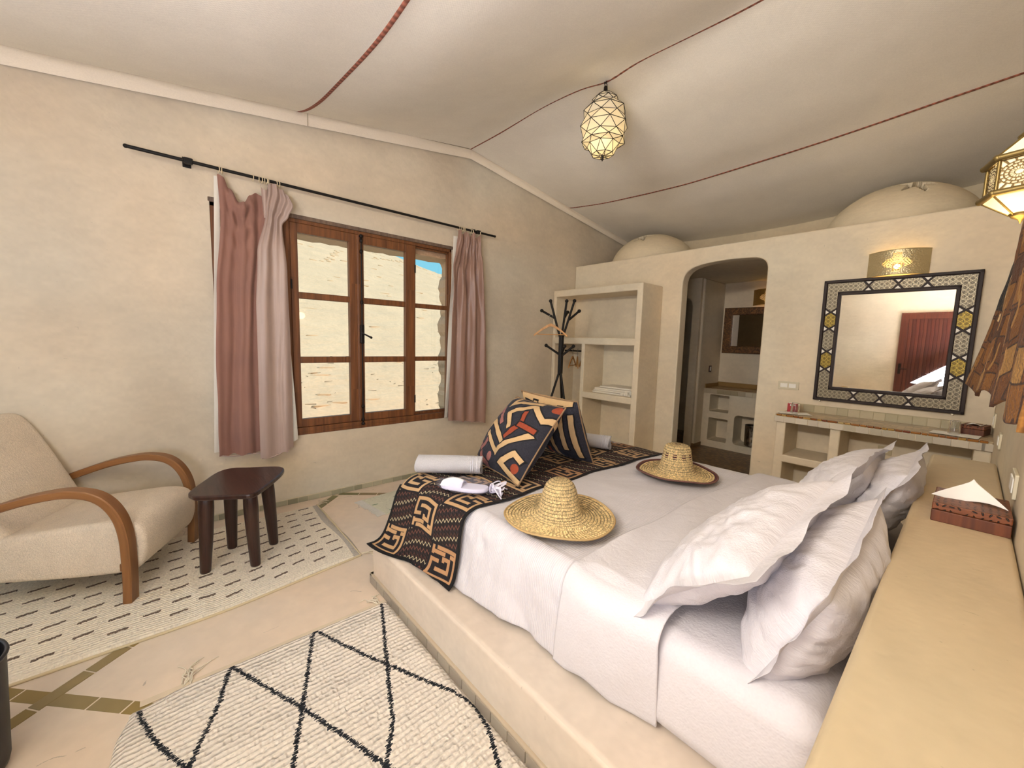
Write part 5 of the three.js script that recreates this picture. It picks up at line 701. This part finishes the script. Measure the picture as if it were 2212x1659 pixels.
{ // patterned cushions leaning on each other
  const C = { t: '#c5a477', p: '#96605a', r: '#8f3d22' };
  const strokes = (g, w, h, S, lw) => { for (const [k, ps] of S) { for (const [c, e] of [['#0d0b10', 1.5], [C[k], 1]]) { g.strokeStyle = c; g.lineWidth = lw * w * e; g.lineCap = 'square'; g.lineJoin = 'miter'; g.beginPath(); ps.forEach(([u, v], i) => (i ? g.lineTo(u * w, (1 - v) * h) : g.moveTo(u * w, (1 - v) * h))); g.stroke(); } } };
  const dots = (g, w, h, D) => { for (const [u, v, k] of D) { g.fillStyle = C[k]; g.beginPath(); g.ellipse(u * w, (1 - v) * h, 0.045 * w, 0.055 * h, 0.4, 0, 7); g.fill(); } };
  const ground = (g, w, h, seed) => { const r = rng(seed); g.fillStyle = '#24242e'; g.fillRect(0, 0, w, h); for (let i = 0; i < 5000; i++) { g.fillStyle = ['rgba(60,66,86,0.35)', 'rgba(20,18,24,0.5)', 'rgba(44,46,62,0.4)'][i % 3]; g.fillRect(r() * w, r() * h, 9 * r(), 3); } };
  const t1 = ctex(1024, 1024, (g, w, h) => { ground(g, w, h, 3); strokes(g, w, h, [['t', [[0.57, 0.52], [0.43, 0.69], [0.48, 0.76], [0.72, 0.88], [0.93, 0.73], [0.99, 0.78]]], ['t', [[0.28, 0.95], [0.3, 0.82], [0.42, 0.9], [0.73, 0.95]]], ['t', [[0.13, 0.41], [0.21, 0.54], [0.61, 0.31]]], ['t', [[0.23, 0.37], [0.54, 0.18], [0.91, 0.52]]], ['p', [[0.04, 0.44], [0.0, 0.61], [0.19, 0.75], [0.38, 0.55]]], ['r', [[0.67, 0.75], [0.72, 0.58], [0.62, 0.4]]], ['r', [[0.72, 0.59], [0.9, 0.58]]], ['p', [[0.04, 0.26], [0.19, 0.18], [0.23, 0.07], [0.37, 0.02]]], ['p', [[0.19, 0.18], [0.27, 0.27]]], ['t', [[0.98, 0.02], [0.84, 0.05], [0.68, 0.1], [0.86, 0.26], [0.93, 0.23]]], ['t', [[0.07, 0.04], [0.02, 0.15], [0.02, 0.26]]], ['t', [[0.0, 0.83], [0.08, 0.97]]]], 0.062); dots(g, w, h, [[0.07, 0.79, 'p'], [0.42, 0.11, 'p'], [0.91, 0.12, 'r'], [0.96, 0.93, 'r']]); });
  const t2 = ctex(512, 512, (g, w, h) => { ground(g, w, h, 5); strokes(g, w, h, [['t', [[0.06, 0.02], [0.06, 0.98], [0.9, 0.98]]], ['t', [[0.06, 0.55], [0.25, 0.6]]], ['t', [[0.32, 0.92], [0.32, 0.5], [0.55, 0.5], [0.55, 0.1]]], ['t', [[0.25, 0.08], [0.25, 0.36], [0.06, 0.4]]], ['t', [[0.75, 0.9], [0.75, 0.3]]], ['t', [[0.9, 0.8], [0.9, 0.15]]], ['r', [[0.5, 0.84], [0.6, 0.68]]], ['r', [[0.4, 0.2], [0.4, 0.05]]]], 0.07); });
  for (const t of [t1, t2]) t.flipY = true;
  const bm = tex(256, (u, v) => 0.6 * vn(u * 90, v * 90, 3, 90) + 0.4 * fbm(u * 14, v * 14, 4, 3, 14), { srgb: false, rep: [2, 2] });
  const vel = (m) => phys({ map: m, bumpMap: bm, bumpScale: 0.003, roughness: 0.9, sheen: 0.25, sheenRoughness: 0.5, sheenColor: new THREE.Color(0x9aa6c8) });
  const put = (label, m, s, t, c, ux, uy, seed) => { const o = thing('cushion', label, 'cushion', c), X = V(ux).normalize(), Y = V(uy); Y.addScaledVector(X, -Y.dot(X)).normalize(); const Z = X.clone().cross(Y); o.quaternion.setFromRotationMatrix(new THREE.Matrix4().makeBasis(X, Y, Z)); obj('cushion_body', stuffed(s, s, t, { seed, wr: 0.005, pin: 0.05, pow: 2.4 }), vel(m), o);
    const P = []; for (let i = 0; i <= 160; i++) { const q = (i % 160) / 40, k = Math.floor(q), f = (q - k) * 2 - 1, [u, v] = [[f, -1], [1, f], [-f, 1], [-1, -f]][k]; P.push([u * s / 2 * (1 - 0.05 * (1 - v * v)), v * s / 2 * (1 - 0.05 * (1 - u * u)), 0]); } P.pop(); obj('piping', tube(P, 0.0055, 200, 6, true), mat({ color: 0x8a6f52, roughness: 1 }), o); return o; };
  put('square dark cushion with tan and rust strokes facing the camera side', t1, 0.55, 0.25, [1.735, 0.885, -1.905], [-0.08, 0.003, 0.544], [0.335, 0.434, 0.047], 5);
  put('square black and tan cushion behind, its dark underside leaning over', t2, 0.52, 0.20, [2.14, 0.90, -1.93], [0.02, -0.02, 0.5], [-0.24, 0.47, 0.03], 15);
}
{ // towels, slippers
  const tt = tex(256, (u, v) => { const k = 1 + 0.08 * (vn(u * 120, v * 120, 3, 120) - 0.5); return [238 * k, 236 * k, 240 * k]; }, { rep: [3, 3] }), th = tex(256, (u, v) => vn(u * 110, v * 110, 5, 110), { srgb: false, rep: [3, 3] }), tm = mat({ map: tt, bumpMap: th, bumpScale: 0.006, roughness: 1, side: THREE.DoubleSide });
  const roll = (label, pos, turn, len, R, seed) => { const o = thing('rolled_towel', label, 'towel', pos, turn), n = 3.3; const spiral = (k) => { const a = k * n * Math.PI * 2, r = lerp(0.012, R, Math.pow(k, 0.8)); return [r * Math.cos(a), R + r * Math.sin(a) * 0.9]; };
    obj('terry_roll', shell(grid(24, 170, (u, v) => { const [a, b] = spiral(v), x = (u - 0.5) * len + 0.006 * Math.sin(v * 40) * (Math.abs(u - 0.5) > 0.4 ? 1 : 0); return [x, Math.max(b, 0.0) + 0.003 * (fbm(x * 12, v * 30, seed, 2) - 0.5) * sst(0.7, 0.75, v), a]; }, { uv: (u, v) => [u * len * 3, v * 2] }), 0.0045), tm, o);
    for (const k of [0.34, 0.37, 0.43]) obj('woven_band', shell(grid(2, 40, (u, v) => { const [a, b] = spiral(lerp(0.72, 0.995, v)), s = (R + 0.0012) / R; return [k * len + u * 0.004, R + (b - R) * s, a * s]; }), -0.001), mat({ color: 0xd5d3da, roughness: 0.8 }), o); return o; };
  roll('rolled white towel lying across the throw near the bed corner', [1.335, 0.661, -2.085], -0.715, 0.40, 0.064, 3);
  roll('rolled white towel behind the cushions with its spiral end showing', [2.57, 0.661, -2.0], -1.17, 0.40, 0.062, 9).rotation.y = -1.17 + 0.0;
  const o = thing('slippers_pouch', 'pair of white slippers in a sheer pouch tied with ribbon', 'slippers', [1.25, 0.663, -1.80], -0.98 + Math.PI);
  const sole = (dy, dx, dz) => { const s = new THREE.Shape(); s.moveTo(-0.13, -0.02); s.bezierCurveTo(-0.14, 0.04, -0.06, 0.06, 0, 0.052); s.bezierCurveTo(0.07, 0.045, 0.12, 0.05, 0.135, 0.02); s.bezierCurveTo(0.145, -0.02, 0.1, -0.045, 0.03, -0.04); s.bezierCurveTo(-0.04, -0.04, -0.12, -0.06, -0.13, -0.02); return extr(s, 0.012, 0.004, 16).rotateX(-Math.PI / 2).translate(dx, dy, dz); };
  const wm = mat({ color: 0xf6f5fa, roughness: 1, side: THREE.DoubleSide }), sheer = phys({ color: 0xf0f0fa, transmission: 0.97, thickness: 0, roughness: 0.3, specularIntensity: 0.25, side: THREE.DoubleSide });
  obj('slipper', [sole(0.004, 0, 0.02), grid(20, 16, (u, v) => [lerp(0.0, 0.125, u), 0.02 + 0.038 * Math.sin(Math.PI * v) * Math.sin(Math.PI * (0.25 + 0.6 * u)), 0.02 + lerp(-0.046, 0.042, v)])], wm, o); obj('slipper', [sole(0.026, -0.015, -0.025), grid(20, 16, (u, v) => [lerp(-0.01, 0.115, u), 0.042 + 0.038 * Math.sin(Math.PI * v) * Math.sin(Math.PI * (0.25 + 0.6 * u)), -0.025 + lerp(-0.046, 0.042, v)])], wm, o);
  obj('pouch', grid(40, 30, (u, v) => { const a = v * Math.PI * 2, k = Math.pow(Math.sin(Math.PI * clamp(u * 0.86 + 0.1)), 0.5); return [lerp(-0.165, 0.16, u), 0.034 + 0.034 * k * Math.sin(a) + 0.004 * Math.sin(u * 30 + a * 3), 0.09 * k * Math.cos(a)]; }), sheer, o);
  const L = [], r = rng(2); for (let i = 0; i < 7; i++) { const a = (i / 7 - 0.5) * 2.6; L.push(shell(grid(10, 3, (u, v) => [-0.155 - 0.075 * u, 0.03 + 0.035 * Math.sin(u * 2.4 + i) * 0.6 + 0.01 * v, 0.06 * u * Math.sin(a) + 0.014 * (v - 0.5) + 0.01 * Math.sin(u * 9 + i)]), 0.001)); }
  L.push(tube([[-0.158, 0.045, -0.014], [-0.165, 0.055, 0.03], [-0.19, 0.06, 0.05], [-0.2, 0.02, 0.075], [-0.225, 0.004, 0.09]], 0.0035, 24, 6), tube([[-0.158, 0.045, 0.014], [-0.18, 0.06, -0.03], [-0.21, 0.03, -0.055], [-0.235, 0.004, -0.06]], 0.0035, 24, 6), new THREE.TorusGeometry(0.02, 0.005, 8, 20).rotateY(Math.PI / 2).translate(-0.157, 0.034, 0)); obj('ribbon', L, mat({ color: 0xdcd8e6, roughness: 0.7, side: THREE.DoubleSide }), o);
}
{ // straw hats: coiled braid
  const braidH = tex(512, (u, v) => { const n = 24, row = v * n, j = Math.floor(row), f = row - j, s = Math.abs(((u * 90 + f * (j % 2 ? 1 : 1) * 0.9) % 1) - 0.5) * 2, s2 = Math.abs(((u * 90 - f * 0.9 + 0.5) % 1 + 1) % 1 - 0.5) * 2; const e = Math.min(f, 1 - f); return clamp(sst(0, 0.16, e) * (0.45 + 0.55 * (f < 0.5 ? s : s2))); }, { srgb: false });
  const braidC = (dark) => tex(512, (u, v) => { const n = 24, row = v * n, j = Math.floor(row), f = row - j, k = 0.82 + 0.36 * hash(Math.floor(u * 180), j * 2 + (f < 0.5 ? 0 : 1), 4) + 0.1 * (fbm(u * 6, v * 6, 3, 3, 6) - 0.5), e = Math.min(f, 1 - f) < 0.10 && vn(u * 60, j * 3.1, 6) > 0.25 ? 0.62 : 1; const d = dark(u, v); const c = d ? [92, 44, 48] : [222, 194, 140]; return c.map((x) => x * k * e); });
  const hat = (label, pos, R, prof, dark, seed, tiltA) => { const o = thing('straw_hat', label, 'hat', pos, seed); o.rotation.z = tiltA;
    const N = prof.length, pts = new THREE.CatmullRomCurve3(prof.map(([r, y]) => new THREE.Vector3(r, y, 0)), false, 'centripetal').getSpacedPoints(110), m = mat({ map: braidC(dark), bumpMap: braidH, bumpScale: 0.007, roughness: 0.75, side: THREE.DoubleSide });
    obj('woven_straw', shell(grid(120, 110, (u, v) => { const p = pts[Math.round(v * 110)], a = u * Math.PI * 2, br = sst(0.12, R, p.x), row = 0.0022 * Math.sin(v * 24 * Math.PI * 2), r = p.x * (1 + 0.012 * Math.sin(a * 2 + seed) * br) ; return [r * Math.cos(a), p.y + row * (p.x > 0.14 ? 1 : 0.3) + 0.007 * br * Math.sin(a * 2 + seed * 3) + 0.003 * br * Math.sin(a * 5), r * Math.sin(a)]; }), -0.004), m, o);
    obj('brim_edge', tube(Array.from({ length: 72 }, (_, i) => { const a = i / 72 * Math.PI * 2, r = R * (1 + 0.012 * Math.sin(a * 2 + seed)); return [r * Math.cos(a), prof[N - 1][1] + 0.007 * Math.sin(a * 2 + seed * 3) + 0.003 * Math.sin(a * 5) + 0.001, r * Math.sin(a)]; }), 0.005, 150, 6, true), mat({ color: dark(0.5, 0.99) ? 0x6e4a40 : 0xb89a68, roughness: 0.8 }), o); return o; };
  hat('straw hat with a rounded crown and broad plain brim, nearer one', [1.40, 0.668, -1.225], 0.258, [[0.002, 0.194], [0.03, 0.190], [0.058, 0.172], [0.074, 0.14], [0.086, 0.095], [0.098, 0.052], [0.110, 0.030], [0.14, 0.017], [0.2, 0.012], [0.258, 0.02]], () => 0, 0.4, 0.0);
  hat('straw hat with flat crown, purple stitches and dark-edged brim, farther one', [2.50, 0.668, -1.20], 0.243, [[0.002, 0.196], [0.03, 0.196], [0.062, 0.192], [0.074, 0.18], [0.082, 0.14], [0.096, 0.07], [0.108, 0.035], [0.13, 0.018], [0.18, 0.012], [0.243, 0.024]], (u, v) => (v > 0.955) || (v > 0.30 && v < 0.385 && ((u * 10) % 1) < 0.45 && (Math.floor(v * 48) % 2 === 0)) || (v < 0.05 && v > 0.02 && vn(u * 40, 2, 3) > 0.5), 1.7, 0.0);
}
scene.traverse((o) => { if (o.isMesh) { o.castShadow = true; o.receiveShadow = true; } if (o.isLight && !o.isRectAreaLight) o.castShadow = true; });
renderer.render(scene, camera);
